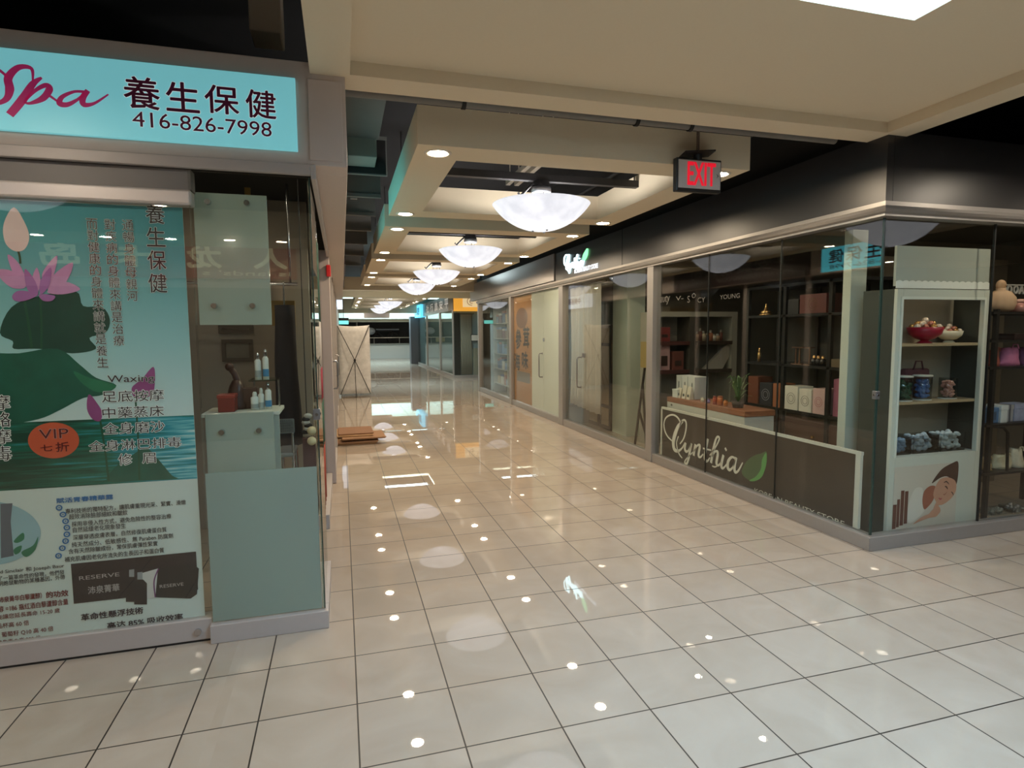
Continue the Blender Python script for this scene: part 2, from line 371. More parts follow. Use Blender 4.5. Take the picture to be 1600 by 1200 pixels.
# fascias
trim(MB().box(RX, RX+.06, FY, 7.27, 2.49, 2.96), black, 'glossy black fascia panel over the corner shop window on the corridor')
trim(MB().box(RX, RX+.06, 7.285, 9.84, 2.49, 2.96), black, 'glossy black fascia panel carrying the lit shop sign')
trim(MB().box(RX+.063, 12, FY, FY+.06, 2.49, 2.96), black, 'glossy black fascia of the corner shop facing the crossing')
trim(MB().box(RX+.02, RX+.05, 7.27, 7.285, 2.49, 2.96), alu, 'thin bright joint in the black fascia')
trim(MB().box(RX-.02, RX+.08, 9.87, 16.9, 2.50, 2.97), greyf, 'brushed grey fascia over the farther right hand shops', bevel=.004)
trim(MB().box(RX+.12, RX+.2, FY+.3, 16, 2.96, 4.2), dark, 'dark bulkhead above the right hand fascias')
# mullions
for k, (a, b) in enumerate([(6.43, 6.575), (9.47, 9.66), (12.66, 12.82), (15.86, 16.0)]):
    trim(MB().box(RX-.012, RX+.1, a, b, 0, 2.39), alu, 'aluminium post between shop fronts, the '+ORD[k]+' on the right hand side', bevel=.004)
# glass panes of the corner shop
def gpane(y0, y1, label, mm=None, z0=.105, z1=2.385): window(MB().box(RX+.045, RX+.055, y0, y1, z0, z1), mm or pane, label)
gpane(FY+.05, 4.335, 'large glass pane of the corner shop beside the glass corner'); gpane(4.343, 5.385, 'middle glass pane of the corner shop on the corridor'); gpane(5.393, 6.43, 'glass pane of the corner shop beside the aluminium post')
window(MB().box(RX+.055, 4.735, FY+.045, FY+.055, .105, 2.385), pane, 'glass pane of the corner shop facing the crossing before the white cabinet')
window(MB().box(4.745, 6.9, FY+.045, FY+.055, .105, 2.385), pane, 'glass pane of the corner shop facing the crossing before the dark rack')
window(MB().box(6.91, 12, FY+.045, FY+.055, .105, 2.385), pane, 'glass pane of the corner shop farther right')
jd = mat('glass_joint', (22, 24, 23), .4)
for k, y in enumerate((4.339, 5.389)): trim(MB().box(RX+.043, RX+.057, y-.0035, y+.0035, .105, 2.385), jd, 'dark joint between panes of the corner shop, the %s one' % ('near', 'far')[k])
trim(MB().box(4.734, 4.746, FY+.043, FY+.057, .105, 2.385), jd, 'dark joint between the panes before the cabinet and the rack')
trim(MB().box(RX+.043, RX+.058, FY+.04, FY+.052, .105, 2.385), edge_g, 'dark green glass edge at the corner of the shop')
# shop interiors: side, back and ceiling
struct(MB().box(8.6, 8.7, FY+.3, 9.5, 0, 2.9).build('wall_right', shopwall), 'back wall inside the corner shop', 'wall')
struct(MB().box(RX+.1, 8.6, 9.5, 9.6, 0, 2.9).build('wall_front', shopwall), 'partition between the corner shop and its neighbour', 'wall')
struct(MB().box(RX+.21, 12, FY+.1, 16, 2.75, 2.8).build('ceiling', mat('shop_ceiling', (92, 88, 80), .9, noise=.06, nscale=3)), 'dark ceiling inside the right hand shops', 'ceiling')
struct(MB().box(RX+.1, 8.6, 16.0, 16.1, 0, 2.9).build('wall_front', shopwall), 'end wall of the last right hand shop', 'wall')
struct(MB().box(6.2, 6.3, 9.6, 16.0, 0, 2.9).build('wall_right', shopwall), 'back wall inside the farther right hand shops', 'wall')
# --- left hand shop: spa front ------------------------------------------------------
LY = 3.30; LX = -.13
trim(MB().box(NX0, .06, LY, LY+.18, 2.475, 2.985).box(-.12, .06, LY+.18, 16, 2.475, 2.985), mauve, 'mauve grey header of the spa turning along the left of the corridor', bevel=.004)
trim(MB().box(-.125, .04, LY-.012, LY, 2.50, 2.90), mauve, 'mauve grey corner cover plate on the spa header', bevel=.003)
trim(MB().box(NX0, -.125, LY-.02, LY+.01, 2.42, 2.475).box(-.125, -.1, LY-.02, 6.5, 2.40, 2.475), alu_l, 'pale metal head frame over the spa glass', bevel=.004)
trim(MB().box(NX0, -.69, LY+.02, LY+.10, 2.32, 2.42), mat('frame_grey', (118, 114, 112), .5, .2), 'grey upper rail over the poster panel')
trim(MB().box(NX0, -.69, LY, LY+.09, 2.245, 2.32), mat('bright_rail', (205, 196, 192), .35, .3), 'bright metal sliding rail over the poster panel', bevel=.012, seg=3)
trim(MB().box(NX0, -.70, LY+.012, LY+.1, .012, .125), alu_l, 'pale metal bottom rail under the poster panel', bevel=.005)
trim(MB().box(NX0, -.70, LY+.02, LY+.1, 0, .012), dark, 'dark strip standing in for the shadow gap under the sliding panel rail')  # solid strip coloured dark in place of the shade under the rail
trim(MB().box(-.705, -.115, LY-.03, LY+.07, 0, .10).box(-.2, -.115, LY+.07, 4.02, 0, .10), alu_l, 'pale metal sill under the spa glass corner', bevel=.004)
trim(MB().box(-.23, -.14, 5.0, 6.54, 0, .12), alu_l, 'pale metal sill under the second spa side pane', bevel=.004)
window(MB().box(NX0, -.70, LY+.028, LY+.038, .125, 2.245), pane, 'sliding glass panel in front of the spa poster')
window(MB().box(-.70, -.137, LY+.0, LY+.01, .105, 2.41), pane, 'glass pane of the spa corner facing the crossing')
window(MB().box(-.145, -.135, LY+.012, 4.0, .105, 2.40), pane_d, 'side glass pane of the spa corner along the corridor')
window(MB().box(-.20, -.19, 5.0, 6.54, .12, 2.40), pane_d, 'second side glass pane of the spa along the corridor')
trim(MB().box(-.137, -.131, LY-.002, LY+.012, .105, 2.41), edge_g, 'dark green glass edge at the spa corner')
struct(MB().box(-.28, -.10, 6.54, 6.72, 0, 2.475).build('wall_left', mat('pillar', (172, 160, 156), .6, noise=.03, nscale=15), bevel=.006), 'mauve grey pillar between the spa and the next left hand shop', 'wall')
left_front = window(MB().box(-.135, -.125, 6.72, 16.0, .1, 2.475), pane_d, 'long glass front of the left hand shops')
trim(MB().box(-.2, -.1, 6.72, 16.0, 0, .1), alu_l, 'pale sill of the left hand shops')
for k, y in enumerate((8.1, 9.7, 11.3, 12.9, 14.5, 15.9)):
    trim(MB().box(-.16, -.1, y, y+.1, .1, 2.475), alu_l, 'pale post in the left hand shop fronts, the '+ORD[k]+' of six')
struct(MB().box(-3.0, -2.9, 6.72, 30, 0, 2.9).build('wall_left', shopwall), 'back wall inside the left hand shops', 'wall')
struct(MB().box(-.3, -.1, 16.1, 30, 0, 3.0).build('wall_left', mat('far_left_wall', (176, 180, 178), .5)), 'pale wall on the left beyond the far crossing', 'wall')
struct(MB().box(-6, -.25, 5.3, 5.4, 0, 2.9).build('wall_front', mat('spa_wall', (146, 136, 124), .8)), 'taupe back wall inside the spa', 'wall')
struct(MB().box(NX0, -.13, LY+.2, 16, 2.7, 2.75).build('ceiling', void), 'dark ceiling inside the left hand shops', 'ceiling')
# --- far end -----------------------------------------------------------------------
BX, BY = 3.80, 20.62
fglass = mat('blue_glass_front', (74, 92, 100), .06, 0, spec=.8)
struct(MB().box(BX+.12, 9, BY+.12, 31, 0, 2.4).build('wall_right', mat('far_block_inside', (134, 152, 160), .5)), 'grey inside of the far corner shop', 'wall')
window(MB().box(BX+.02, BX+.04, BY+.02, 31, .1, 2.4), pane_d, 'long glass front of the far corner shop on the corridor')
window(MB().box(BX+.02, 9, BY+.02, BY+.04, .1, 2.4), pane, 'glass front of the far corner shop facing the far crossing')
trim(MB().box(BX, 9, BY, BY+.1, 0, .1).box(BX, BX+.1, BY+.1, 31, 0, .1), alu, 'sill of the far corner shop')
trim(MB().box(BX, BX+.1, BY, 31.2, 2.4, 2.98), greyf, 'grey fascia of the far corner shop on the corridor')
trim(MB().box(BX-.02, BX, BY-.02, BY+.9, 2.39, 2.985), mat('taupe_panel', (140, 128, 112), .6), 'taupe return of the far corner shop fascia')
for k, y in enumerate((20.72, 23.6, 27.4)):
    trim(MB().box(BX-.01, BX+.06, y, y+.16, .1, 2.4), alu, 'grey post in the far corner shop front, the '+ORD[k]+' of three')
struct(MB().box(BX-.35, BX+.35, 30.9, 31.6, 0, 2.45).build('wall_right', mat('dark_pillar', (70, 70, 76), .5)), 'dark grey pillar at the far end of the corridor', 'wall')
struct(MB().box(-.3, 9, 38.7, 38.9, 0, .86).build('wall_front', mat('low_white_wall', (186, 196, 198), .6)), 'low white wall at the far end of the corridor', 'wall')
trim(MB().box(-.3, 9, 38.65, 38.95, .86, .95), mat('wall_cap', (120, 128, 126), .5), 'grey cap on the low white wall')
trim(MB().cyl((-.3, 38.8, 1.32), (9, 38.8, 1.32), .03, n=8), alu, 'steel handrail above the low white wall')
for k, x in enumerate((.4, 2.0, 3.6)): trim(MB().cyl((x, 38.8, .95), (x, 38.8, 1.31), .02, n=8), alu, 'thin post of the steel handrail, '+('left', 'middle', 'right')[k])
struct(MB().box(-.3, 9, 41.0, 41.1, 0, 2.6).build('wall_front', mat('end_shop', (46, 44, 48), .6, noise=.5, nscale=2)), 'dark back of the shop at the far end', 'wall')
struct(MB().box(-4, 9, 34.9, 35.0, 2.25, 2.42).build('wall_front', mat('end_header', (170, 156, 140), .7)), 'pale header over the end shop opening', 'wall')
# ------------------------------------------------------------------ lamps
lamp_w = mat('lamp_face', (255, 231, 197), .4, emit=DOWN_E)
trim_w = mat('lamp_trim', (225, 215, 200), .5)
lamp_far = mat('lamp_face_far', (255, 238, 214), .4, emit=DOWN_E*.6)
def downlight(x, y, z, label, group, m=None, r=.062):
    t = thing('ceiling_downlight', label, 'ceiling light', (x, y, z), group)
    MB().lathe([(r+.028, 0), (r+.028, -.004), (r+.018, -.009), (r+.004, -.007), (r, -.002)], (x, y, z), 28).build('trim_ring', trim_w, t)
    MB().lathe([(r+.002, -.003), (r*.6, -.0035), (.0005, -.004)], (x, y, z), 28).build('lens', m or lamp_w, t)
    return t
for k, (a, b) in enumerate(NEAR+FAR):
    for (x, xs) in ((.65, 'left'), (2.79, 'right')):
        for (y, ys) in ((a+.15, 'near'), (b-.14, 'far')):
            downlight(x, y, CZ, 'recessed downlight in the %s %s corner of the %s ceiling coffer' % (ys, xs, ORD[k]), 'downlights in the coffers', lamp_w if k < 4 else lamp_far)
for s, xs_, y0_, y1_ in (('left', (-3.55, -1.55), .5, 2.3), ('right', (4.9, 6.95), .65, 2.55)):
    for x in xs_:
        for y in (y0_, y1_):
            downlight(x, y, CZ, 'recessed downlight in the %s crossing coffer, %s corner on the %s side' % (s, 'front' if y > 2 else 'rear', 'inner' if abs(x) < 5 and abs(x) != 3.55 else 'outer'), 'downlights in the crossing arms', lamp_far)
for k, x in enumerate((-3.38, -2.68, -1.98, -1.31, -.7)):
    downlight(x, -1.62, 2.79, 'recessed downlight in the left soffit across the way, %s from the crossing' % ('fifth', 'fourth', 'third', 'second', 'first')[k], 'downlights in the left soffit', lamp_far)
for k, x in enumerate((7.0, 8.1, 9.3)):
    downlight(x, -1.62, 2.79, 'recessed downlight in the right soffit across the way, %s from the crossing' % ('first', 'second', 'third')[k], 'downlights in the right soffit', lamp_far)
chrome = mat('chrome', (200, 202, 206), .15, 1)
def bowl_mat():
    m = bpy.data.materials.new('alabaster_bowl'); m.use_nodes = True; nt = m.node_tree; nt.nodes.clear(); N = nt.nodes.new; L = nt.links.new
    out = N('ShaderNodeOutputMaterial'); tc = N('ShaderNodeTexCoord'); n = N('ShaderNodeTexNoise'); n.inputs['Scale'].default_value = 6; n.inputs['Detail'].default_value = 4; L(tc.outputs['Object'], n.inputs['Vector'])
    rp = N('ShaderNodeValToRGB'); rp.color_ramp.elements[0].color = (*lin((216, 218, 226)), 1); rp.color_ramp.elements[1].color = (*lin((244, 245, 250)), 1); rp.color_ramp.elements[0].position = .3; rp.color_ramp.elements[1].position = .7; L(n.outputs['Fac'], rp.inputs[0])
    tl = N('ShaderNodeBsdfTranslucent'); df = N('ShaderNodeBsdfDiffuse'); em = N('ShaderNodeEmission'); em.inputs[1].default_value = BOWL_E; gl = N('ShaderNodeBsdfGlossy'); gl.inputs['Roughness'].default_value = .15
    tl.inputs[0].default_value = (.2, .2, .21, 1)
    for s in (df, em): L(rp.outputs[0], s.inputs[0])
    a = N('ShaderNodeMixShader'); a.inputs[0].default_value = .5; L(tl.outputs[0], a.inputs[1]); L(df.outputs[0], a.inputs[2])
    b = N('ShaderNodeMixShader'); b.inputs[0].default_value = .05; L(a.outputs[0], b.inputs[1]); L(gl.outputs[0], b.inputs[2])
    c = N('ShaderNodeAddShader'); L(b.outputs[0], c.inputs[0]); L(em.outputs[0], c.inputs[1]); L(c.outputs[0], out.inputs[0]); return m
bowl_m = bowl_mat()
steel_d = mat('dark_steel', (44, 42, 42), .5, .3)
def pendant(cx, cy, label):
    z = 2.715; t = thing('bowl_pendant_lamp', label, 'ceiling lamp', (cx, cy, z), 'white bowl lamps along the corridor')
    R_, H_ = .425, .225; pr = []
    S_ = (R_*R_+H_*H_)/(2*H_); am = math.asin(R_/S_)
    for i in range(15):
        a = i/14*am; pr.append((max(.001, S_*math.sin(a)), S_-H_-S_*math.cos(a)))
    pr2 = [(r*.965, zz+.012) for r, zz in pr[::-1]]
    MB().lathe(pr+[(R_+.004, .004), (R_-.008, .006)]+pr2, (cx, cy, z), 48).build('glass_bowl', bowl_m, t)
    MB().lathe([(0.001, .15), (.082, .15), (.088, .14), (.088, .105), (.082, .10), (.001, .10)], (cx, cy, z), 28).build('canopy', mat('brushed_steel', (150, 150, 152), .3, .8), t)
    for k in range(3):
        a = 2*math.pi*k/3+.5; px, py = cx+.07*math.cos(a), cy+.07*math.sin(a)
        MB().cyl((px, py, z+.105), (px, py, z-.19), .006, n=8).build('rod', chrome, t)
    for k in range(3):
        a = 2*math.pi*k/3+.9; px, py = cx+.075*math.cos(a), cy+.075*math.sin(a)
        MB().ball((px, py, z-H_+.002), .011, 10).build('finial', chrome, t)
    m = MB().cyl((cx, cy, z+.15), (cx, cy, z+.2), .085, .07, n=20); m.build('mount', steel_d, t)
    MB().box(cx-.99, cx+.93, cy-.03, cy+.03, z+.2, z+.26).build('channel_bar', steel_d, t)
    MB().tube([(cx-.02, cy, z+.2), (cx-.1, cy-.02, z+.16), (cx-.2, cy-.03, z+.06), (cx-.22, cy-.03, z+.09)], .012).build('conduit', steel_d, t)
    for k, x in enumerate((cx-.9, cx+.9)): MB().cyl((x, cy, z+.26), (x, cy, 4.2), .006, n=6).build('hanger_rod', steel_d, t)
    l = bpy.data.lights.new('bowl_bulb', 'POINT'); l.energy = BULB_W if cy < 16 else BULB_W*.8; l.color = (.98, .95, .92); l.shadow_soft_size = .05
    lo = bpy.data.objects.new('bowl_bulb', l); COL.objects.link(lo); lo.parent = t; lo.location = (0, 0, -.07)
    return t
BULB_W = 26
for k, y in enumerate((5.02, 7.97, 10.95, 13.95, 21.67, 24.6, 27.55)):
    pendant(1.72, y, ['nearest white glass bowl lamp, in the first coffer behind the cream beam', 'second nearest white glass bowl lamp hanging in the coffers', 'third nearest white glass bowl lamp hanging in the coffers', 'fourth nearest white glass bowl lamp, in the last coffer before the far crossing', 'white glass bowl lamp in the first coffer past the far crossing', 'white glass bowl lamp in the middle coffer past the far crossing', 'farthest white glass bowl lamp along the corridor'][k])
pendant(-2.2, 1.6, 'white glass bowl lamp on the left arm of the crossing, over the spa front'); pendant(5.7, 1.6, 'white glass bowl lamp on the right arm of the crossing, before the dark rack')
# two pale cable trays hung above the first coffer
for k, x in enumerate((1.88, 1.985)):
    o = MB().box(x, x+.05, 5.4, 6.75, 3.3, 3.35).cyl((x+.025, 5.5, 3.35), (x+.025, 5.5, 4.2), .006, n=6).cyl((x+.025, 6.65, 3.35), (x+.025, 6.65, 4.2), .006, n=6).build('cable_tray', mat('tray', (196, 184, 166), .6)); tag(o, '%s of two pale trays in the dark above the nearest bowl lamp' % ('left', 'right')[k], 'tray', 'pale trays above the nearest bowl lamp')
# ------------------------------------------------------------------ exit sign
t = thing('exit_sign', 'hanging black EXIT sign with red letters below the cream beam', 'exit sign', (2.465, 3.75, 2.84))
ex0, ex1, ez0, ez1 = 2.283, 2.645, 2.586, 2.815
MB().box(ex0, ex1, 3.752, 3.80, ez0, ez1).build('housing', mat('exit_black', (26, 26, 27), .4), t, bevel=.006)
plate = MB().box(ex0+.014, ex1-.012, 3.746, 3.753, ez0+.022, ez1-.016).build('face_plate', mat('exit_face', (196, 188, 180), .5), t)
m = MB(); text(m, 'EXIT', PY(3.744), ex0+.085, ez0+.045, ex1-.055, ez1-.03, .001, bold=.022)
m.build('letters', mat('exit_red', (226, 22, 46), .4, emit=.5), plate)
m = MB().poly([(ex1-.045, ez0+.13), (ex1-.028, ez0+.115), (ex1-.045, ez0+.1), (ex1-.038, ez0+.115)], PY(3.744), .001, .003); m.build('arrow', mat('exit_arrow', (120, 110, 108), .5), plate)
MB().hexa([(2.32, 3.70, 2.835), (2.56, 3.70, 2.86), (2.36, 3.86, 2.835), (2.60, 3.86, 2.86), (2.32, 3.70, 2.845), (2.56, 3.70, 2.87), (2.36, 3.86, 2.845), (2.60, 3.86, 2.87)]).cyl((2.465, 3.775, 2.8), (2.465, 3.775, 2.86), .03).build('canopy', mat('exit_black', (26, 26, 27), .4), t)
MB().cyl((2.465, 3.775, 2.86), (2.465, 3.775, 4.2), .011).build('stem', mat('exit_stem', (110, 92, 80), .5), t)
# ------------------------------------------------------------------ spa signs
teal = mat('teal_sign_face', (126, 205, 214), .4, emit=SIGN_E)
teal2 = mat('teal_sign_side', (90, 205, 222), .4, emit=1.5)
ink_p = mat('plum_ink', (104, 30, 72), .5); ink_d = mat('slate_ink', (58, 84, 96), .5); ink_w = mat('white_ink', (236, 240, 240), .5, emit=.25); pink = mat('magenta_ink', (190, 44, 110), .5, emit=.15)
def spaP(px, py): p = at_y(px, py, LY-.02); return (p[0], p[2])
def script_spa(mb, pl, f, s=1.0, w1=.003):
    # S, p and a as brush strokes, in the picture frame of the near sign
    def R(pts, wd): mb.ribbon([f(*p) for p in pts], [x*s*1.45 for x in wd], pl, .0015, w1)
    R([(52, 128), (50, 108), (30, 106), (14, 122), (16, 140), (10, 156), (-12, 166)], (.004, .010, .016, .022, .024, .016, .006))
    R([(14, 122), (-4, 108), (-14, 112)], (.008, .008, .006))
    R([(66, 122), (52, 132), (36, 156), (16, 180)], (.006, .018, .024, .022))
    R([(40, 158), (56, 142), (72, 134), (78, 140), (68, 154), (48, 162), (38, 160)], (.006, .010, .014, .020, .018, .008, .006))
    R([(78, 150), (92, 160)], (.008, .006))
    R([(132, 144), (116, 144), (98, 152), (94, 162), (106, 164), (122, 156), (134, 146)], (.008, .008, .012, .018, .014, .008, .008))
    R([(138, 142), (130, 154), (132, 164), (148, 162), (170, 148)], (.014, .018, .016, .008, .004))
t = thing('spa_sign', 'lit teal spa sign with pink script and phone number on the header facing the crossing', 'sign', (-1.0, LY-.02, 2.54))
face = MB().box(-2.5, -.183, LY-.022, LY, 2.535, 2.893).build('sign_face', teal, t, bevel=.003)
PS = PY(LY-.0225)
m = MB(); script_spa(m, PS, spaP); m.build('script_lettering', pink, face)
mo, mi = MB(), MB()
for ch, (a, b) in zip('養生保健', (((196, 186), (248, 124)), ((262, 191), (310, 132)), ((322, 194), (372, 137)), ((386, 201), (430, 144)))):
    p0 = spaP(a[0], a[1]-6); p1 = spaP(*b)
    p0 = (p0[0], spaP(a[0], a[1]-18)[1])
    text(mo, ch, PS, *p0, *p1, .0012, bold=.03); text(mi, ch, PS, *p0, *p1, .002, bold=.014)
a, b = spaP(208, 197), spaP(424, 192)
z0, z1 = spaP(316, 206)[1], spaP(316, 183)[1]
text(mo, '416-826-7998', PS, a[0], z0, b[0], z1, .0012, bold=.03); text(mi, '416-826-7998', PS, a[0], z0, b[0], z1, .002, bold=.004)
mo.build('lettering_outline', ink_w, face); mi.build('lettering', ink_p, face)
# the same sign on the corridor side of the header
t = thing('spa_sign', 'lit teal spa sign on the corridor side of the left header, seen mirrored', 'sign', (.06, 6.2, 2.54))
face = MB().box(.05, .0606, 4.7, 7.72, 2.50, 2.87).build('sign_face', teal2, t, bevel=.003)
mi = MB(); PS2 = PL(.061)
for i, ch in enumerate('養生保健'): text(mi, ch, PS2, 6.3+i*.33, 2.63, 6.58+i*.33, 2.83, .001, bold=.02)
text(mi, '416-826-7998', PS2, 6.35, 2.535, 7.55, 2.6, .001, bold=.004)
mi.build('lettering', ink_p, face)
t = thing('trading_company_sign', 'dark maroon sign with grey lettering on the left header past the teal sign', 'sign', (.06, 10, 2.5))
face = MB().box(.06, .08, 7.95, 12.0, 2.49, 2.97).build('sign_face', mat('maroon_sign', (44, 24, 28), .5), t)
mi = MB(); text(mi, '平安貿易公司', PL(.0805), 8.3, 2.68, 11.3, 2.92, .001, bold=.02); text(mi, 'PING AN TRADING CORP', PL(.0805), 8.3, 2.56, 10.4, 2.64, .001, bold=.01); text(mi, '416-498-8252', PL(.0805), 10.7, 2.56, 11.7, 2.64, .001, bold=.01)
mi.build('lettering', mat('grey_lettering', (150, 146, 146), .5), face)
t = thing('white_sign', 'lit white sign with purple lettering on the left side of the far crossing', 'sign', (.02, 17.6, 2.4))
face = MB().box(-.09, .06, 16.9, 19.3, 2.36, 2.8).build('sign_face', mat('white_sign', (214, 222, 236), .5, emit=.8), t)
mi = MB(); text(mi, '中美移民服務', PL(.0605), 17.5, 2.48, 19.1, 2.68, .001, bold=.03); mi.build('lettering', mat('purple_ink', (120, 50, 130), .5), face)
t = thing('red_shop_sign', 'lit red shop sign with cream characters across the way behind the photographer', 'sign', (-2.2, -2.95, 2.5))
face = MB().box(-4.6, -.62, -3.1, -2.95, 2.43, 2.93).build('sign_face', mat('red_sign', (150, 34, 30), .5, emit=.35), t)
mi = MB()
for i, ch in enumerate('人龙卡岛'): text(mi, ch, PB(-2.949), .75+i*.9, 2.58, 1.2+i*.9, 2.88, .002, bold=.04)
text(mi, "is lands' s", PB(-2.949), .7, 2.47, 1.9, 2.54, .002, bold=.02); mi.build('lettering', mat('cream_letters', (240, 226, 180), .5, emit=.5), face)
trim(MB().box(NX0, -.3, -3.3, -3.1, 2.3, 3.1), mauve, 'grey header behind the red sign across the way')
struct(MB().box(NX0, -.3, -3.2, -3.1, 0, 2.3).build('wall_back', mat('across_wall', (96, 88, 78), .6, noise=.4, nscale=1.2)), 'shop front across the way on the left', 'wall')
struct(MB().box(4.0, NX1, -3.2, -3.1, 0, 3.1).build('wall_back', mat('across_wall', (96, 88, 78), .6)), 'shop front across the way on the right', 'wall')
# ------------------------------------------------------------------ lit shop sign on the black fascia and the window lettering
CY_STROKES = [  # (points, widths) traced in one frame: x 100..860, y 190..650
 ([(205, 375), (175, 345), (155, 300), (153, 250), (172, 215), (210, 203), (242, 222), (264, 262)], (6, 8, 9, 9, 9, 9, 9, 9)),
 ([(256, 278), (270, 244), (287, 238), (298, 262), (294, 310), (280, 360), (256, 395)], (6, 9, 10, 10, 9, 8, 6)),
 ([(276, 246), (246, 278), (224, 332), (213, 385), (219, 428), (240, 442), (268, 425), (290, 386)], (10, 22, 28, 26, 22, 16, 9, 6)),
 ([(246, 345), (234, 385), (240, 430), (254, 466), (270, 487)], (6, 6, 7, 7, 6)),
 ([(294, 388), (288, 425), (297, 445), (312, 436), (330, 396)], (12, 15, 14, 9, 8)),
 ([(332, 392), (322, 440), (312, 496), (300, 526), (288, 512), (310, 480), (352, 440)], (12, 16, 15, 12, 8, 6, 5)),
 ([(358, 398), (346, 472)], (14, 15)), ([(350, 442), (368, 408), (384, 402), (386, 420), (378, 468), (390, 482), (408, 462)], (6, 9, 13, 15, 15, 10, 6)),
 ([(440, 362), (420, 468), (424, 504), (438, 506), (452, 486)], (13, 16, 15, 10, 6)), ([(408, 424), (460, 436)], (8, 7)),
 ([(452, 470), (488, 420), (514, 365), (506, 347), (492, 366), (476, 430), (460, 520)], (5, 7, 9, 10, 12, 16, 16)),
 ([(466, 480), (486, 446), (502, 446), (504, 470), (496, 520), (508, 536), (530, 512)], (6, 9, 13, 15, 15, 10, 6)),
 ([(542, 468), (528, 532), (534, 554), (546, 550), (562, 530)], (14, 16, 13, 9, 6)), ([(554, 434), (560, 426)], (15, 15)),
 ([(620, 490), (596, 482), (574, 508), (570, 548), (584, 566), (606, 544), (620, 500)], (8, 11, 16, 17, 13, 8, 8)),
 ([(626, 484), (614, 548), (620, 580), (640, 570), (668, 518)], (14, 16, 14, 9, 5)),
 ([(468, 540), (484, 546), (498, 542)], (5, 7, 5))]
LEAF = [(822, 445), (790, 458), (750, 468), (702, 500), (672, 545), (662, 585), (690, 622), (738, 640), (786, 618), (814, 560), (825, 500)]
LEAF_IN = [(822, 452), (795, 500), (788, 560), (752, 612), (712, 634), (740, 641), (788, 618), (816, 558), (826, 500)]
def crop6(x, y): p = at_x(1000+x*380/1600, 600+y*260/1095, RX+.05); return (-p[1], p[2])
green1 = mat('leaf_dark', (66, 96, 64), .5); green2 = mat('leaf_bright', (88, 158, 88), .5)
silver = mat('silver_lettering', (222, 222, 212), .4)
t = thing('window_lettering_panel', 'dark panel with silver script lettering and a green leaf low in the corner shop window', 'sign', (RX+.07, 4.85, .11))
zt = .672
dpan = MB().box(RX+.066, RX+.084, 3.50, 6.30, .11, zt).build('dark_panel', mat('dark_film', (46, 41, 37), .45, noise=.06, nscale=5), t)
m = MB().box(RX+.06, RX+.084, 3.45, 6.32, zt, zt+.025); m.build('top_border', mat('white_border', (198, 200, 190), .5), t)
MB().box(RX+.06, RX+.084, 3.455, 3.50, .11, zt).build('side_border', mat('white_border', (198, 200, 190), .5), t)
MB().box(RX+.06, RX+.084, 6.30, 6.33, .11, zt).build('side_border', mat('white_border', (198, 200, 190), .5), t)
PW = PR(RX+.065); k = 380/1600*.0047*2.2
m = MB()
for pts, wd in CY_STROKES: m.ribbon([crop6(*p) for p in pts], [x*k*.9 for x in wd], PW, 0, .004)
m.build('script_lettering', silver, dpan)
lf = MB().poly(spline_pts([crop6(*p) for p in LEAF], 4), PW, 0, .002).build('leaf', green1, dpan)
MB().poly(spline_pts([crop6(*p) for p in LEAF_IN], 4), PW, .002, .003).build('leaf_crescent', green2, dpan)  # lighter green crescent printed along the leaf's right edge
m = MB(); text(m, 'KOREAN BEAUTY STORE', PW, -4.62, .085, -3.58, .128, .001); m.build('small_lettering', silver, dpan)
# lit sign: same strokes mapped on the fascia
t = thing('lit_shop_sign', 'glowing white script sign with a green leaf on the black fascia', 'sign', (RX, 8.7, 2.55))
ya, yb, za, zb = 9.40, 8.18, 2.555, 2.885
def sgn(x, y):
    u = (x-150)/(668-150); yy = y-(x-150)*.30      # level the running baseline
    return (-(ya+(8.55-ya)*u), zb-(yy-180)/(490-180)*(zb-za))
glow = mat('white_glow', (205, 240, 246), .4, emit=3.2); glow_g = mat('green_glow', (120, 225, 150), .4, emit=1.6)
m = MB()
for pts, wd in CY_STROKES: m.ribbon([sgn(*p) for p in pts], [max(.007, x*.0009) for x in wd], PR(RX), .002, .02)
m.build('script_letters', glow, t)
MB().poly(spline_pts([(-8.60, 2.71), (-8.57, 2.78), (-8.49, 2.83), (-8.41, 2.86), (-8.41, 2.78), (-8.47, 2.72), (-8.56, 2.69)], 4), PR(RX), .002, .02).build('leaf', glow_g, t)
m = MB(); text(m, 'KOREAN BEAUTY STORE', PR(RX), -8.93, 2.535, -8.03, 2.60, .012, bold=.02); m.build('small_letters', mat('small_glow', (226, 236, 244), .4, emit=1.8), t)
# faint lettering on the glass of the corner shop
t = thing('glass_lettering', 'faint grey lettering high on the corner shop glass beside the aluminium post', 'lettering', (RX+.04, 5.8, 2.0))
def g(px, py): p = at_x(px, py, RX+.044); return (-p[1], p[2])
for s, a, b in (('auty', (1031, 477), (1047, 461)), ('V-', (1056, 470), (1068, 462)), ('S', (1074, 473), (1078, 462)), ('O', (1081, 466), (1087, 458)), ('CY', (1090, 473), (1102, 464)), ('YOUNG', (1125, 468), (1156, 458))):
    m = MB(); text(m, s, PR(RX+.044), *g(*a), *g(*b), .0005, shear=.25 if s == 'auty' else 0)
    m.build('word', mat('grey_vinyl', (104, 101, 96), .5), t)
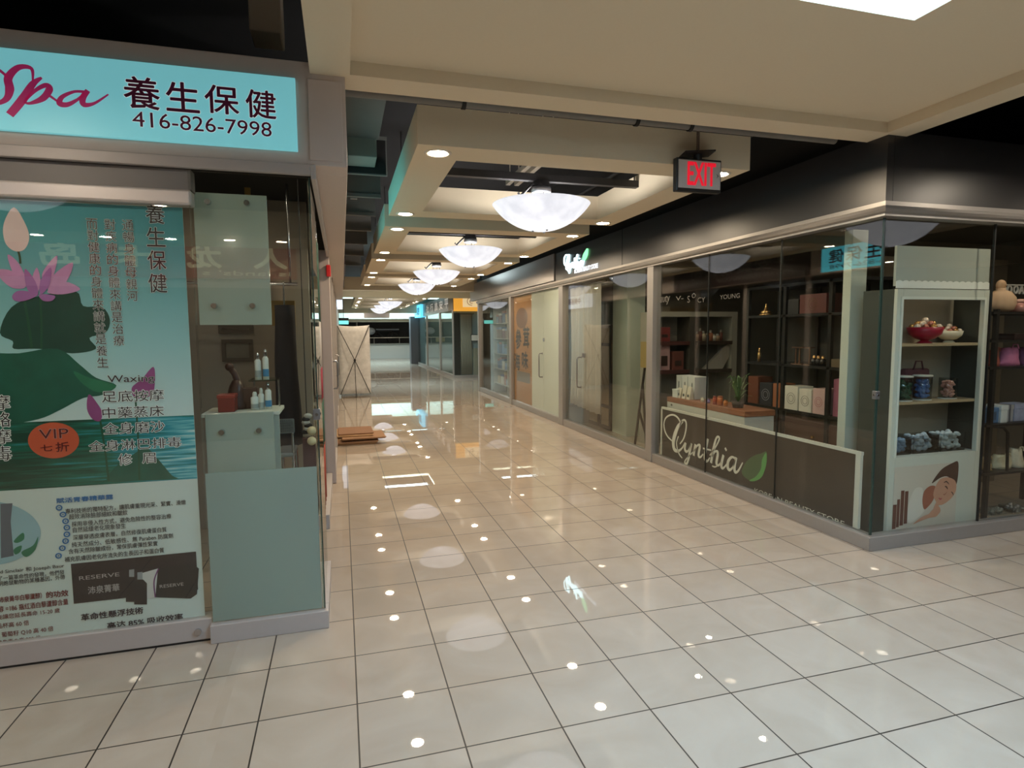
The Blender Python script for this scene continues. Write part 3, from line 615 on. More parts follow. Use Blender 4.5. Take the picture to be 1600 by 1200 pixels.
# ------------------------------------------------------------------ the big spa poster behind the sliding glass
PY0 = LY+.05
def q(px, py): p = at_y(px, py, PY0); return (p[0], p[2])
PP = PY(PY0)
t = thing('spa_poster', 'large lotus pond poster with Chinese lettering behind the sliding glass', 'poster', (-1.4, PY0+.01, .1))
xr_t, xr_b = q(302, 320)[0], q(329, 960)[0]; ztop = 2.243; zw = q(150, 760)[1]+.0
xL = -2.3; xR = -.742
def grad(name, stops, z0, z1, waves=False):
    m = bpy.data.materials.new(name); m.use_nodes = True; nt = m.node_tree; b = nt.nodes['Principled BSDF']; N = nt.nodes.new; L = nt.links.new
    b.inputs['Roughness'].default_value = .6
    tc = N('ShaderNodeTexCoord'); sp = N('ShaderNodeSeparateXYZ'); L(tc.outputs['Object'], sp.inputs[0])
    mr = N('ShaderNodeMapRange'); mr.inputs[1].default_value = z0; mr.inputs[2].default_value = z1; L(sp.outputs[2], mr.inputs[0])
    rp = N('ShaderNodeValToRGB'); rp.color_ramp.elements.remove(rp.color_ramp.elements[0])
    for i, (p, c) in enumerate(stops):
        e = rp.color_ramp.elements[0] if i == 0 else rp.color_ramp.elements.new(p)
        e.position = p; e.color = (*lin(c), 1)
    src = mr.outputs[0]
    if waves:
        mp = N('ShaderNodeMapping'); mp.inputs['Scale'].default_value = (2.2, 1, 42); L(tc.outputs['Object'], mp.inputs[0])
        n = N('ShaderNodeTexNoise'); n.inputs['Scale'].default_value = 1.6; n.inputs['Detail'].default_value = 3; L(mp.outputs[0], n.inputs['Vector'])
        # printed ripples grow denser to the left, where the leaves mirror in the water
        a = N('ShaderNodeMath'); a.operation = 'MULTIPLY_ADD'; a.inputs[1].default_value = 1.6; a.inputs[2].default_value = -.8; L(n.outputs['Fac'], a.inputs[0])
        xx = N('ShaderNodeMapRange'); xx.inputs[1].default_value = .0; xx.inputs[2].default_value = .66; xx.inputs[3].default_value = -.35; xx.inputs[4].default_value = .3; L(sp.outputs[0], xx.inputs[0])
        s = N('ShaderNodeMath'); s.operation = 'ADD'; L(a.outputs[0], s.inputs[0]); L(xx.outputs[0], s.inputs[1])
        s2 = N('ShaderNodeMath'); s2.operation = 'ADD'; s2.use_clamp = True; L(s.outputs[0], s2.inputs[0]); s2.inputs[1].default_value = .45
        src = s2.outputs[0]
    L(src, rp.inputs[0]); L(rp.outputs[0], b.inputs['Base Color']); return m
zh = q(150, 655)[1]   # water line
oz = .1
paper = MB().box(xL, xR, PY0, PY0+.004, .11, ztop).build('paper', mat('poster_paper', (206, 218, 214), .6), t)
MB().poly([(xL, zh-.02), (xR, zh-.02), (xR, ztop-.004), (xL, ztop-.004)], PP, .0004).build('printed_sky', grad('poster_sky', [(0, (206, 226, 228)), (.35, (160, 208, 214)), (.75, (92, 172, 182)), (1, (62, 150, 162))], zh-oz, ztop-oz), t)
zb_ = lambda x: 0
wtr = MB().poly([(xL, q(0, 766)[1]), (xR, q(303, 748)[1]), (xR, zh), (xL, zh)], PP, .0008).build('printed_water', grad('poster_water', [(0, (0, 66, 52)), (.35, (0, 108, 90)), (.6, (40, 150, 170)), (.8, (120, 196, 206)), (1, (206, 228, 226))], 0, 1, True), t)
def shape(pts, m, name, w, par, sub=4): return MB().poly(spline_pts([q(*p) for p in pts], sub), PP, w).build(name, m, par)
lf_d = mat('lotus_leaf', (12, 92, 76), .6, noise=.35, nscale=9); lf_l = mat('lotus_leaf_light', (36, 120, 88), .6, noise=.35, nscale=12); lf_k = mat('lotus_leaf_back', (14, 70, 60), .6, noise=.3, nscale=10)
shape([(0, 520), (18, 480), (60, 463), (118, 455), (130, 478), (160, 480), (172, 500), (165, 520), (140, 528), (150, 545), (112, 552), (60, 545), (22, 545), (20, 533)], lf_k, 'printed_leaf', .0012, t)
shape([(-40, 560), (30, 552), (90, 545), (125, 570), (150, 590), (182, 602), (160, 617), (130, 622), (95, 640), (60, 655), (10, 660), (-60, 640)], lf_d, 'printed_leaf', .0016, t)
shape([(115, 580), (140, 590), (182, 603), (155, 613), (130, 600)], lf_l, 'printed_leaf', .002, t)
shape([(168, 752), (180, 730), (205, 712), (228, 700), (245, 715), (268, 742), (276, 748), (220, 751)], lf_d, 'printed_leaf', .0012, t)
stem_m = mat('lotus_stem', (26, 84, 60), .6)
def line(a, b, wd, m, name, w, par): return MB().ribbon([q(*a), q((a[0]+b[0])/2+1, (a[1]+b[1])/2), q(*b)], wd, PP, w, w+.0003).build(name, m, par)
line((38, 468), (50, 545), .011, stem_m, 'printed_stem', .0014, t); line((63, 465), (65, 545), .009, stem_m, 'printed_stem', .0014, t)
line((157, 658), (170, 752), .009, stem_m, 'printed_stem', .0014, t); line((212, 625), (218, 750), .008, stem_m, 'printed_stem', .0011, t); line((28, 390), (32, 412), .009, stem_m, 'printed_stem', .0011, t)
pet1 = mat('petal_pink', (206, 150, 200), .6, noise=.18, nscale=14); pet2 = mat('petal_deep', (172, 112, 178), .6, noise=.18, nscale=14); bud = mat('petal_pale', (236, 208, 208), .6, noise=.1, nscale=10); bud_d = mat('bud_plum', (150, 74, 134), .6, noise=.2, nscale=12)
shape([(22, 324), (40, 350), (46, 372), (38, 390), (22, 392), (8, 378), (6, 350)], bud, 'printed_bud', .0018, t)
for k, pts in enumerate([[(12, 398), (30, 412), (42, 440), (36, 450), (22, 430)], [(90, 400), (84, 430), (70, 450), (66, 430), (76, 412)], [(114, 410), (104, 440), (76, 455), (84, 430)],
        [(-6, 422), (20, 424), (40, 448), (20, 450), (2, 436)], [(58, 418), (64, 440), (58, 458), (50, 440)], [(126, 452), (100, 440), (74, 456), (98, 460)],
        [(40, 420), (56, 440), (60, 460), (46, 456), (40, 440)], [(80, 418), (78, 445), (64, 460), (64, 438)], [(20, 462), (32, 454), (60, 460), (40, 470), (24, 470)], [(62, 460), (86, 462), (82, 470), (68, 470)]]):
    shape(pts, pet1 if k < 6 else pet2, 'printed_petal', .0022+.0003*k, t)
shape([(240, 573), (242, 600), (236, 618), (212, 622), (206, 606), (222, 592)], bud_d, 'printed_bud', .0016, t)
shape([(139, 616), (152, 630), (160, 645), (156, 658), (144, 654), (136, 638)], bud_d, 'printed_bud', .0018, t)
MB().poly([q(84+40*math.cos(a*math.pi/24), 688+28*math.sin(a*math.pi/24)) for a in range(48)], PP, .002).build('discount_disc', mat('vermilion', (208, 92, 60), .6), t)
ink_k = mat('poster_ink', (42, 34, 44), .6); ink_b = mat('poster_blue_ink', (40, 108, 168), .6); ink_r = mat('poster_red_ink', (116, 40, 44), .6); ink_o = mat('poster_outline', (240, 244, 244), .6)
mo, mi = MB(), MB()
def tt(s, a, b, bold=.01, out=0, mb=None, w=.0036):
    """a = lower left, b = upper right in the photograph"""
    u0, v0 = q(*a); u1, v1 = q(*b)
    if out: text(mo, s, PP, u0, v0, u1, v1, w, bold=out)
    text(mb or mi, s, PP, u0, v0, u1, v1, w+.0006, bold=bold)
for i, ch in enumerate('養生保健'): 
    y = 334+i*36; x = 242+i*1.4; tt(ch, (x-13, y+15), (x+14, y-14), .006, .026)
def column(s, x, y, dx, dy, sz, **k):
    for i, ch in enumerate(s): tt(ch, (x+dx*i-sz, y+dy*i+sz), (x+dx*i+sz, y+dy*i-sz), **k)
column('通暢身體母親河', 200, 352, 1.2, 18.4, 8, bold=.0, out=.028)
column('對疾病的身體來講是治療', 172, 351, 1.4, 18.1, 8, bold=.0, out=.028)
column('而對健康的身體來講就是養生', 144, 350, 1.4, 18.0, 8, bold=.0, out=.028)
tt('Waxing', (169, 601), (241, 585), .005, .03)
for s, a, b in (('足底按摩', (160, 629), (256, 608)), ('中藥蒸床', (161, 654), (256, 633)), ('全身磨沙', (162, 679), (257, 657)), ('全身淋巴排毒', (140, 706), (283, 682)), ('修', (186, 727), (206, 708)), ('眉', (223, 724), (243, 707))):
    tt(s, a, b, .0, .05)
column('摩絡摩毒', 3, 629, .8, 26.4, 12, bold=.0, out=.05); column('按經按排', -24, 630, .8, 26.4, 12, bold=.0, out=.05)
mr_ = MB(); tt('VIP', (62, 686), (107, 669), .005, .02, mr_); tt('七', (64, 705), (82, 694), .01, 0, mr_); tt('折', (88, 706), (108, 690), .01, 0, mr_)
mo.build('lettering_outline', ink_o, t)
mb_ = MB(); tt('賦活青春精華露', (89, 786), (177, 772), .035, 0, mb_)
rows = ['專利技術的獨特配方，讓肌膚重現光采、緊實、滑嫩', '超效消除臉部細紋和皺紋', '採用非侵入性方式，避免危險性的整容治療', '自然延緩老化現象發生', '深層穿透皮膚表層，自然修復肌膚蛋白質', '純天然成分、低敏感性、無 Paraben 防腐劑', '含有天然除皺成份，常保肌膚彈性緊實', '補充肌膚因老化所流失的生長因子和蛋白質']
xs = [(102, 291), (108, 200), (112, 268), (114, 197), (114, 261), (112, 271), (107, 247), (101, 257)]; ys = [(797, 786), (807.5, 800), (818, 807), (828, 821), (838.5, 828), (849, 838.5), (860, 850), (872, 861)]
for s, (x0, x1), (y0, y1) in zip(rows, xs, ys):
    yc = (y0+y1)/2; h = 4.0
    u0, u1 = q(x0, yc)[0], q(x1, yc)[0]; v = (q(x0, y0-1)[1]+q(x1, y1+1)[1])/2
    text(mi, s, PP, u0, v-.0135, u1, v+.0135, .004, bold=.008)
    c = q(x0-9, y0-4); text(mb_, 'o', PP, c[0]-.014, c[1]-.014, c[0]+.014, c[1]+.014, .004, bold=.02)
    text(mb_, '.', PP, c[0]-.003, c[1]-.003, c[0]+.003, c[1]+.003, .004)
mb_.build('blue_lettering', ink_b, t)
def row(s, xa, ya, xb, yb, h, mb, bold=.01):
    u0 = q(xa, ya)[0]; u1 = q(xb, yb)[0]; v = (q(xa, ya)[1]+q(xb, yb)[1])/2; hh = h*.00145/2*1.0
    text(mb, s, PP, u0, v-hh, u1, v+hh, .004, bold=bold)
row('David Sinclair 和 Joseph Baur', -18, 894, 101, 885, 17, mi); row('了一篇革命性的發現，他們發', -2, 903, 101, 894, 17, mi); row('明皰鼠動物的某種基因，外帶', -2, 911, 102, 902, 17, mi)
mr2 = MB()
row('（沛泉菁华白藜蘆醇）', -4, 936, 66, 931, 20, mr2, .02); row('的功效', 73, 929, 107, 926, 22, mr2, .03); row('醇 =186 瓶红酒白藜蘆醇含量', -2, 950, 107, 941, 21, mr2, .015); row('能讓您延長壽命 15-20 歲', -4, 963, 94, 954, 17, mr2, .01)
row('品杯高 60 倍', -4, 977, 46, 973, 18, mr2, .01); row('葡萄籽 Q10 高 40 倍', 3, 991, 84, 982, 19, mr2, .01); row('維生素 E 高 200 倍', -4, 1003, 64, 996, 16, mr2, .01)
mr2.build('red_lettering', ink_r, t); mr_.build('disc_lettering', mat('disc_ink', (96, 22, 30), .6), t)
row('革命性懸浮技術', 127, 962, 224, 955, 24, mi, .03); row('高达 85% 吸收效率', 168, 976, 286, 964, 24, mi, .025)
mi.build('lettering', ink_k, t)
# product panels printed at the foot
a, b, c, d = q(111, 881), q(311, 861), q(313, 921), q(118, 943)
MB().poly([(a[0], d[1]), (c[0]-.01, d[1]), (c[0]-.01, (a[1]+b[1])/2), (a[0], (a[1]+b[1])/2)], PP, .002).build('dark_product_panel', mat('panel_brown', (40, 27, 30), .5), t)
P4 = mat('print_white', (206, 206, 204), .5)
MB().poly([q(219, 896), q(247, 888), q(243, 933), q(220, 938)], PP, .0026).build('printed_leaflet', P4, t)
MB().poly([q(247, 887), q(300, 880), q(311, 888), q(308, 928), q(298, 935), q(243, 933)], PP, .0026).build('printed_carton', mat('panel_black', (24, 18, 20), .5), t)
MB().ribbon([q(248, 888), q(241, 908), q(243, 933)], .006, PP, .003, .0032).build('carton_stripe', mat('plum', (110, 50, 110), .5), t)
for k, (x, y) in enumerate(((206, 921), (219, 925))):
    m = MB(); m.poly([q(x-9, y-14), q(x-4, y-20), q(x+5, y-20), q(x+11, y-14), q(x+11, y+19), q(x-9, y+19)], PP, .0032+.0006*k); m.build('printed_bottle', mat('bottle_print', (36, 26, 28), .5), t)
    MB().poly([q(x-4, y-31), q(x+4, y-32), q(x+4, y-20), q(x-4, y-20)], PP, .0032+.0006*k).build('printed_bottle_cap', mat('cap_print', (150, 156, 158), .5), t)
m = MB(); row('RESERVE', 124, 903, 187, 897, 14, m, .0); row('沛泉菁華', 138, 922, 187, 917, 27, m, .01); row('RESERVE', 250, 917, 287, 911, 12, m, 0); m.build('panel_lettering', mat('panel_grey_ink', (178, 172, 170), .5), t)
MB().poly([q(-26+90*math.cos(i*math.pi/30), 833+51*math.sin(i*math.pi/30)) for i in range(60)], PP, .002).build('printed_roundel', mat('roundel_blue', (150, 186, 196), .5, noise=.15, nscale=4), t)
MB().poly([q(1, 787), q(20, 786), q(17, 815), q(22, 868), q(2, 872)], PP, .0026).build('printed_bottle', mat('bottle_grey', (96, 104, 116), .5), t)
for pts in ([(22, 845), (36, 832), (38, 842), (28, 848)], [(22, 858), (34, 852), (32, 862), (24, 866)], [(34, 862), (52, 852), (60, 838), (56, 858), (42, 870)]): shape(pts, lf_l, 'printed_sprig', .0024, t)
# ------------------------------------------------------------------ frosted boards in the spa corner
frost = glass('frosted_board', (206, 222, 212), .04, .12, (190, 202, 192), .86); film = glass('frosted_film', (200, 222, 214), .04, .1, (170, 188, 178), .72)
def rect(p, r, y): a = at_y(*p, y); b = at_y(*r, y); return min(a[0], b[0]), max(a[0], b[0]), min(a[2], b[2]), max(a[2], b[2])
def board(label, ab, cd, studs, y, z1=None):
    x0, x1, z0, zz = rect(ab, cd, y); t = thing('frosted_board', label, 'board', ((x0+x1)/2, y, z0))
    MB().box(x0, x1, y, y+.01, z0, z1 or zz).build('glass_board', frost, t, bevel=.002)
    for s in studs:
        p = at_y(*s, y); MB().cyl((p[0], y, p[2]), (p[0], y-.022, p[2]), .016, .014, n=20).cyl((p[0], y+.01, p[2]), (p[0], y+.06, p[2]), .008, n=12).build('stud', chrome, t, bevel=.003)
    return x0, x1, z0, zz
board('upper frosted glass board on four chrome studs in the spa corner window', (312, 508), (416, 301), ((325, 316), (386, 318), (335, 478), (395, 478)), LY+.10, 2.33)
bx = board('lower frosted glass board below the red box in the spa corner window', (325, 745), (427, 643), ((347, 675), (405, 672)), LY+.12)
x0, x1, z0, z1 = rect((323, 985), (488, 729), LY)
tag(MB().box(-.693, -.15, LY-.002, LY, .108, z1).build('frosted_film', film), 'pale frosted film on the lower spa corner glass', 'film')
# little display ledge with its things
zl = bx[3]; led_y0, led_y1 = LY+.13, LY+.42
t = thing('display_ledge', 'pale display ledge behind the lower frosted board', 'shelf', ((bx[0]+bx[1])/2, led_y0, zl))
MB().box(bx[0]-.02, bx[1]+.03, led_y0, led_y1, zl-.02, zl).build('top', mat('ledge_white', (196, 200, 190), .4), t, bevel=.003)
MB().box(bx[0], bx[1], led_y1-.02, led_y1, 0, zl-.02).build('back_panel', mat('ledge_white', (196, 200, 190), .4), t)
def ledge(px, py=0, y=LY+.24): return at_y(px, 640, y)[0]
x = ledge(357); redb = mat('red_lacquer', (112, 40, 32), .35)
t = thing('red_box', 'small red lacquer box on the display ledge', 'box', (x, LY+.2, zl))
MB().box(x-.04, x+.045, LY+.17, LY+.26, zl, zl+.075).build('body', redb, t, bevel=.004); MB().box(x-.043, x+.048, LY+.167, LY+.263, zl+.075, zl+.095).build('lid', mat('red_lacquer_lid', (140, 56, 46), .3), t, bevel=.003)
x = ledge(372, y=LY+.32); br = mat('carved_brown', (60, 30, 22), .4)
t = thing('carved_figurine', 'dark brown carved figurine behind the red box', 'figurine', (x, LY+.32, zl))
MB().lathe([(.001, 0), (.055, 0), (.058, .02), (.045, .05), (.05, .09), (.04, .13), (.024, .16), (.001, .17)], (x, LY+.32, zl), 20).build('body', br, t)
MB().tube([(x+.005, LY+.32, zl+.15), (x-.01, LY+.32, zl+.2), (x-.03, LY+.31, zl+.235)], .017, 10).ball((x-.032, LY+.31, zl+.238), .024, 10).build('neck_and_head', br, t)
MB().box(x+.03, x+.11, LY+.29, LY+.36, zl, zl+.12).build('pedestal_block', mat('brown_block', (70, 44, 32), .5), t, bevel=.006)
wb = mat('bottle_white', (206, 212, 204), .3); bb = mat('bottle_blue', (70, 130, 170), .3)
gl_s = glass('shelf_glass', (225, 240, 235), .05)
shz = zl+.168
t = thing('glass_shelf', 'small glass shelf above the ledge carrying two pump bottles', 'shelf', (-.4, LY+.3, shz))
xa, xb = ledge(398, y=LY+.24), ledge(430, y=LY+.24)
MB().box(xa-.02, xb+.02, LY+.2, LY+.38, shz-.008, shz).build('glass', gl_s, t); 
for xx in (xa-.012, xb+.012): MB().cyl((xx, LY+.36, zl), (xx, LY+.36, shz-.008), .005, n=8).build('post', chrome, t)
def bottle(x, y, z, h, r, cap, label, blue=False):
    t = thing('pump_bottle', label, 'bottle', (x, y, z), 'skin care bottles in the spa window')
    MB().lathe([(.001, 0), (r, 0), (r, h*.68), (r*.6, h*.74), (r*.45, h*.76), (.001, h*.76)], (x, y, z), 20).build('body', wb, t)
    MB().lathe([(r*.5, h*.74), (r*.55, h*.76), (r*.55, h*.9), (r*.35, h), (.001, h)], (x, y, z), 16).build('cap', chrome if cap else wb, t)
    MB().cyl((x, y, z+h*.1), (x, y, z+h*.34), r*1.02, n=20, cap=False).build('label_band', bb if blue else mat('label_grey', (150, 160, 156), .4), t)
bottle(ledge(406), LY+.24, shz, .15, .017, 1, 'white pump bottle on the small glass shelf, the left one'); bottle(ledge(418), LY+.24, shz, .17, .016, 1, 'white pump bottle with blue band on the small glass shelf, the right one', True)
bottle(ledge(399), LY+.24, zl, .10, .022, 0, 'short pale jar on the ledge under the small glass shelf'); bottle(ledge(409), LY+.24, zl, .12, .016, 0, 'middle white bottle on the ledge under the glass shelf'); bottle(ledge(420), LY+.24, zl, .15, .017, 1, 'rightmost blue banded bottle on the ledge under the glass shelf', True)
# spa interior behind
fr = mat('frame_wood', (70, 60, 50), .5)
def picture(ab, cd, y, label, col):
    x0, x1, z0, z1 = rect(ab, cd, y); t = thing('picture_frame', label, 'picture', ((x0+x1)/2, y, z0))
    e = .03
    MB().box(x0, x1, y-.02, y, z0, z0+e).box(x0, x1, y-.02, y, z1-e, z1).box(x0, x0+e, y-.02, y, z0+e, z1-e).box(x1-e, x1, y-.02, y, z0+e, z1-e).build('frame', fr, t)
    MB().box(x0+e, x1-e, y-.01, y, z0+e, z1-e).build('picture', mat(label[:12]+'_print', col, .6, noise=.4, nscale=8), t)
picture((348, 565), (395, 530), 5.3, 'framed dim picture on the taupe spa wall', (110, 104, 92)); picture((342, 521), (396, 508), 5.3, 'wide framed notice above the dim picture on the spa wall', (150, 142, 126))
x0, x1, z0, z1 = rect((402, 565), (470, 510), 5.0)
t = thing('dark_robe', 'dark navy robe hanging inside the spa beside the frosted board', 'robe', (-.62, 4.7, .8))
cl = mat('navy_cloth', (20, 24, 36), .9); xa, xb = at_y(428, 600, 4.7)[0], at_y(470, 600, 4.7)[0]
m = MB(); n = 14; vs = []
for j in range(9):
    z = .78+j*.13
    for i in range(n):
        a = 2*math.pi*i/n; s = 1-.035*j; vs.append(((xa+xb)/2+(xb-xa)*.5*s*math.cos(a)*(1+.06*math.sin(5*a+j)), 4.7+.1*s*math.sin(a)*(1+.15*math.sin(4*a)), z))
m.add(vs, [(j*n+i, j*n+(i+1) % n, (j+1)*n+(i+1) % n, (j+1)*n+i) for j in range(8) for i in range(n)]+[tuple(range(8*n, 9*n)), tuple(range(n-1, -1, -1))], True); m.build('cloth', cl, t)
MB().tube([((xa+xb)/2, 4.7, 1.8), ((xa+xb)/2, 4.7, 1.94), ((xa+xb)/2+.001, 4.685, 1.985), ((xa+xb)/2+.002, 4.7, 1.992), ((xa+xb)/2+.003, 4.715, 1.985), ((xa+xb)/2+.003, 4.715, 1.96)], .006).build('hook', chrome, t)
tag(MB().cyl((-1.2, 4.7, 1.975), (-.3, 4.7, 1.975), .012).cyl((-1.15, 4.7, 1.975), (-1.15, 4.7, 2.7), .008, n=8).cyl((-.35, 4.7, 1.975), (-.35, 4.7, 2.7), .008, n=8).build('clothes_rail', chrome), 'chrome rail holding the navy robe inside the spa', 'rail')
yv = at_y(445, 520, 4.9); tag(MB().box(at_y(425, 500, 4.9)[0], at_y(462, 500, 4.9)[0], 4.88, 4.92, at_y(445, 509, 4.9)[2], at_y(445, 470, 4.9)[2]).box(-.66, -.62, 4.89, 4.91, at_y(445, 470, 4.9)[2], 2.7).build('yellow_board', mat('mustard', (150, 122, 60), .6)), 'mustard board above the navy robe inside the spa', 'board')
# grey perforated chair
cxa, cxb = at_y(432, 690, 4.2)[0], at_y(460, 690, 4.2)[0]; cm = mat('grey_plastic', (130, 134, 132), .5)
t = thing('plastic_chair', 'grey chair with a perforated back inside the spa corner', 'chair', ((cxa+cxb)/2, 4.2, 0))
zt_, zb_2 = at_y(445, 656, 4.2)[2], at_y(445, 676, 4.2)[2]
m = MB(); nx, nz = 9, 5
for i in range(nx+1): 
    x = cxa+(cxb-cxa)*i/nx; m.box(x-.004, x+.004, 4.2, 4.212, zb_2, zt_)
for j in range(nz+1):
    z = zb_2+(zt_-zb_2)*j/nz; m.box(cxa, cxb, 4.2, 4.212, z-.005, z+.005)
m.build('backrest', cm, t)
zs = at_y(445, 708, 4.2)[2]; MB().box(cxa, cxb, 4.2, 4.5, zs-.03, zs).build('seat', cm, t, bevel=.008)
for x in (cxa+.01, cxb-.01):
    MB().tube([(x, 4.21, 0), (x, 4.21, zt_)], .01).build('leg', chrome, t); MB().tube([(x, 4.48, 0), (x, 4.48, zs-.02)], .01).build('leg', chrome, t)
# striped cloth with cream balls near the glass edge
x = at_x(484, 680, -.17)
yy = 3.62; xz = -.2
t = thing('zebra_tassel', 'black and white striped cloth with two cream balls hanging inside the spa side glass', 'ornament', (xz, yy, .8))
zz0, zz1 = at_y(480, 690, yy)[2], at_y(480, 650, yy)[2]; xc = at_y(480, 670, yy)[0]
for k in range(9):
    z = zz0+(zz1-zz0)*k/8; MB().ball((xc+.008*math.sin(k*1.7), yy, z), .03, 10, (.8, .7, .55)).build('stripe_fold', mat('zebra_black', (24, 22, 22), .8) if k % 2 else mat('zebra_white', (170, 166, 156), .8), t)
for py in (673, 689): p = at_y(487, py, yy-.05); MB().ball(p, .026, 12).build('cream_ball', mat('cream_ball', (206, 188, 150), .7), t)
MB().cyl((xc, yy, zz1), (xc, yy, 2.475), .003, n=6).build('cord', steel_d, t)
p = at_y(475, 715, yy); tag(MB().box(-.235, -.165, 3.58, 3.64, .1, p[2]+.12).build('red_stand', mat('dark_red_cloth', (70, 24, 22), .7)), 'dark red narrow stand under the striped cloth', 'stand')
# glass clamp on the side pane
def clamp(loc, label, ax='y'):
    t = thing('glass_clamp', label, 'clamp', loc); x, y, z = loc
    MB().box(x-.018, x+.018, y-.018, y+.018, z-.03, z+.03).build('clamp_block', mat('brushed_steel', (150, 150, 152), .3, .8), t, bevel=.004)
    MB().cyl((x-.02, y, z), (x+.022, y, z), .008, n=12).cyl((x, y-.022, z), (x, y+.022, z), .008, n=12).build('clamp_screw', chrome, t)
clamp((-.14, LY+.005, at_y(478, 648, LY)[2]), 'small steel clamp on the spa corner glass edge')
p = at_x(1367, 617, RX+.05); clamp((RX+.05, FY+.05, p[2]), 'small steel clamp on the corner shop glass edge')
tag(MB().cyl((-.77, LY+.012, .06), (-.77, LY+.0, .06), .018, n=18).build('rail_lock', chrome, bevel=.003), 'small round lock on the poster panel bottom rail', 'lock')
# printed curtain in the side opening, fire alarm, handle
t = thing('printed_curtain', 'thin printed door curtain in red, green and white seen edge on beside the spa', 'curtain', (-.27, 5.3, .3))
cols = [((150, 60, 44), .3, .75), ((40, 86, 66), .75, 1.1), ((150, 40, 60), 1.1, 1.35), ((196, 190, 184), 1.35, 1.7), ((40, 86, 72), 1.7, 2.3)]
for k, (c, za_, zb3) in enumerate(cols):
    vs = []; n = 30
    for i in range(n+1):
        y = 4.15+.75*i/n; vs += [(-.165+.014*math.sin(i*1.3), y, za_), (-.165+.014*math.sin(i*1.3+.3), y, zb3)]
    MB().add(vs, [(2*i, 2*i+2, 2*i+3, 2*i+1) for i in range(n)], True).build('cloth_band', mat('curtain_%d' % k, c, .8), t, solid=.004)
MB().cyl((-.165, 4.1, 2.305), (-.165, 4.95, 2.305), .012).cyl((-.165, 4.12, 2.305), (-.165, 4.12, 2.478), .006, n=8).cyl((-.165, 4.93, 2.305), (-.165, 4.93, 2.478), .006, n=8).build('rod', chrome, t)
p = at_y(518, 427, 6.52)
tag(MB().box(-.13, -.085, 6.50, 6.54, 2.20, 2.32).build('fire_alarm', mat('alarm_red', (200, 30, 34), .4), bevel=.008), 'small red alarm box on the pillar under the left header', 'alarm')
def handle(name, x, y, z0, z1, d, label, sgn, door):
    t = bpy.data.objects.new(name, None); COL.objects.link(t); t.parent = door; t['label'] = label
    MB().tube([(x, y, z0), (x+sgn*d*.8, y, z0), (x+sgn*d, y, z0+.02), (x+sgn*d, y, z1-.02), (x+sgn*d*.8, y, z1), (x, y, z1)], .011, 10).build('grip', mat('brushed_steel', (150, 150, 152), .3, .8), t)
    for z in (z0, z1): MB().cyl((x-sgn*.004, y, z), (x+sgn*.008, y, z), .018, n=16).build('mount', chrome, t)
handle('door_handle', -.125, 7.4, .95, 1.28, .07, 'steel door handle on the left glass front past the pillar', 1, left_front)
handle('door_handle', -.125, 10.4, .9, 1.25, .07, 'steel door handle on the left glass front before the X stand', 1, left_front)
# ------------------------------------------------------------------ X banner stand and cardboard
t = thing('banner_stand', 'X shaped banner stand seen from behind with grey fabric', 'banner stand', (.32, 15.65, 0))
n = 12; vs = []
for j in range(n+1):
    z = .06+1.76*j/n
    for i in range(7):
        u = i/6; sag = .03*math.sin(math.pi*u)*(j/n)**4
        vs.append((-.1+.8*u+(.012*math.sin(z*3) if 0 < i < 6 else 0), 15.70+.03*math.sin(math.pi*j/n)*math.cos(2*u), z-sag))
MB().add(vs, [(j*7+i, j*7+i+1, (j+1)*7+i+1, (j+1)*7+i) for j in range(n) for i in range(6)], True).build('fabric', mat('banner_back', (216, 214, 212), .85, noise=.26, nscale=11), t, solid=.004)
hub = (.31, 15.6, .93); rodm = mat('black_rod', (22, 22, 24), .4)
MB().cyl((.31, 15.62, .93), (.31, 15.56, .93), .032, n=14).build('hub', rodm, t)
for e in ((-.09, 15.68, 1.80), (.69, 15.68, 1.80)): MB().tube([hub, e], .009, 8).build('arm', rodm, t)
for e in ((-.06, 15.66, .05), (.68, 15.66, .05)): MB().tube([hub, e], .009, 8).build('arm', rodm, t)
MB().tube([hub, (.31, 15.15, .012)], .009, 8).build('rear_leg', rodm, t)
cb = [(172, 134, 96), (150, 112, 80), (186, 148, 108), (136, 98, 70)]
zc = 0
sheets = [(-.14, .44, 8.75, 9.35, .03, 0), (-.16, .46, 8.72, 9.3, .028, .02), (-.12, .42, 8.8, 9.4, .026, -.03), (-.05, .56, 8.7, 9.3, .022, .05), (-.13, .40, 8.82, 9.5, .024, -.02), (-.09, .40, 8.85, 9.5, .022, .015)]
pos = ['lowest', 'second from the floor', 'third from the floor', 'fourth from the floor, jutting right', 'second from the top', 'topmost, tan side up']
for k, (x0, x1, y0, y1, h, rot) in enumerate(sheets):
    cx_, cy_ = (x0+x1)/2, (y0+y1)/2; c, s = math.cos(rot), math.sin(rot)
    vs = [(cx_+(x-cx_)*c-(y-cy_)*s, cy_+(x-cx_)*s+(y-cy_)*c, z) for z in (zc, zc+h) for y in (y0, y1) for x in (x0, x1)]
    t = thing('flattened_carton', 'flattened brown carton in the stack by the left wall, '+pos[k], 'cardboard', (cx_, cy_, zc), 'flattened cartons stacked by the left wall')
    mid = zc+h*.5
    MB().hexa([(x, y, zc if z == zc else mid-.001) for x, y, z in vs]).build('lower_leaf', mat('card_%d' % (k % 4), cb[k % 4], .85, noise=.15, nscale=10), t, bevel=.003)
    MB().hexa([(x+(.01 if x > cx_ else 0), y, mid if z == zc else z) for x, y, z in vs]).build('upper_leaf', mat('card_%d' % ((k+2) % 4), cb[(k+2) % 4], .85, noise=.15, nscale=10), t, bevel=.003)
    zc += h
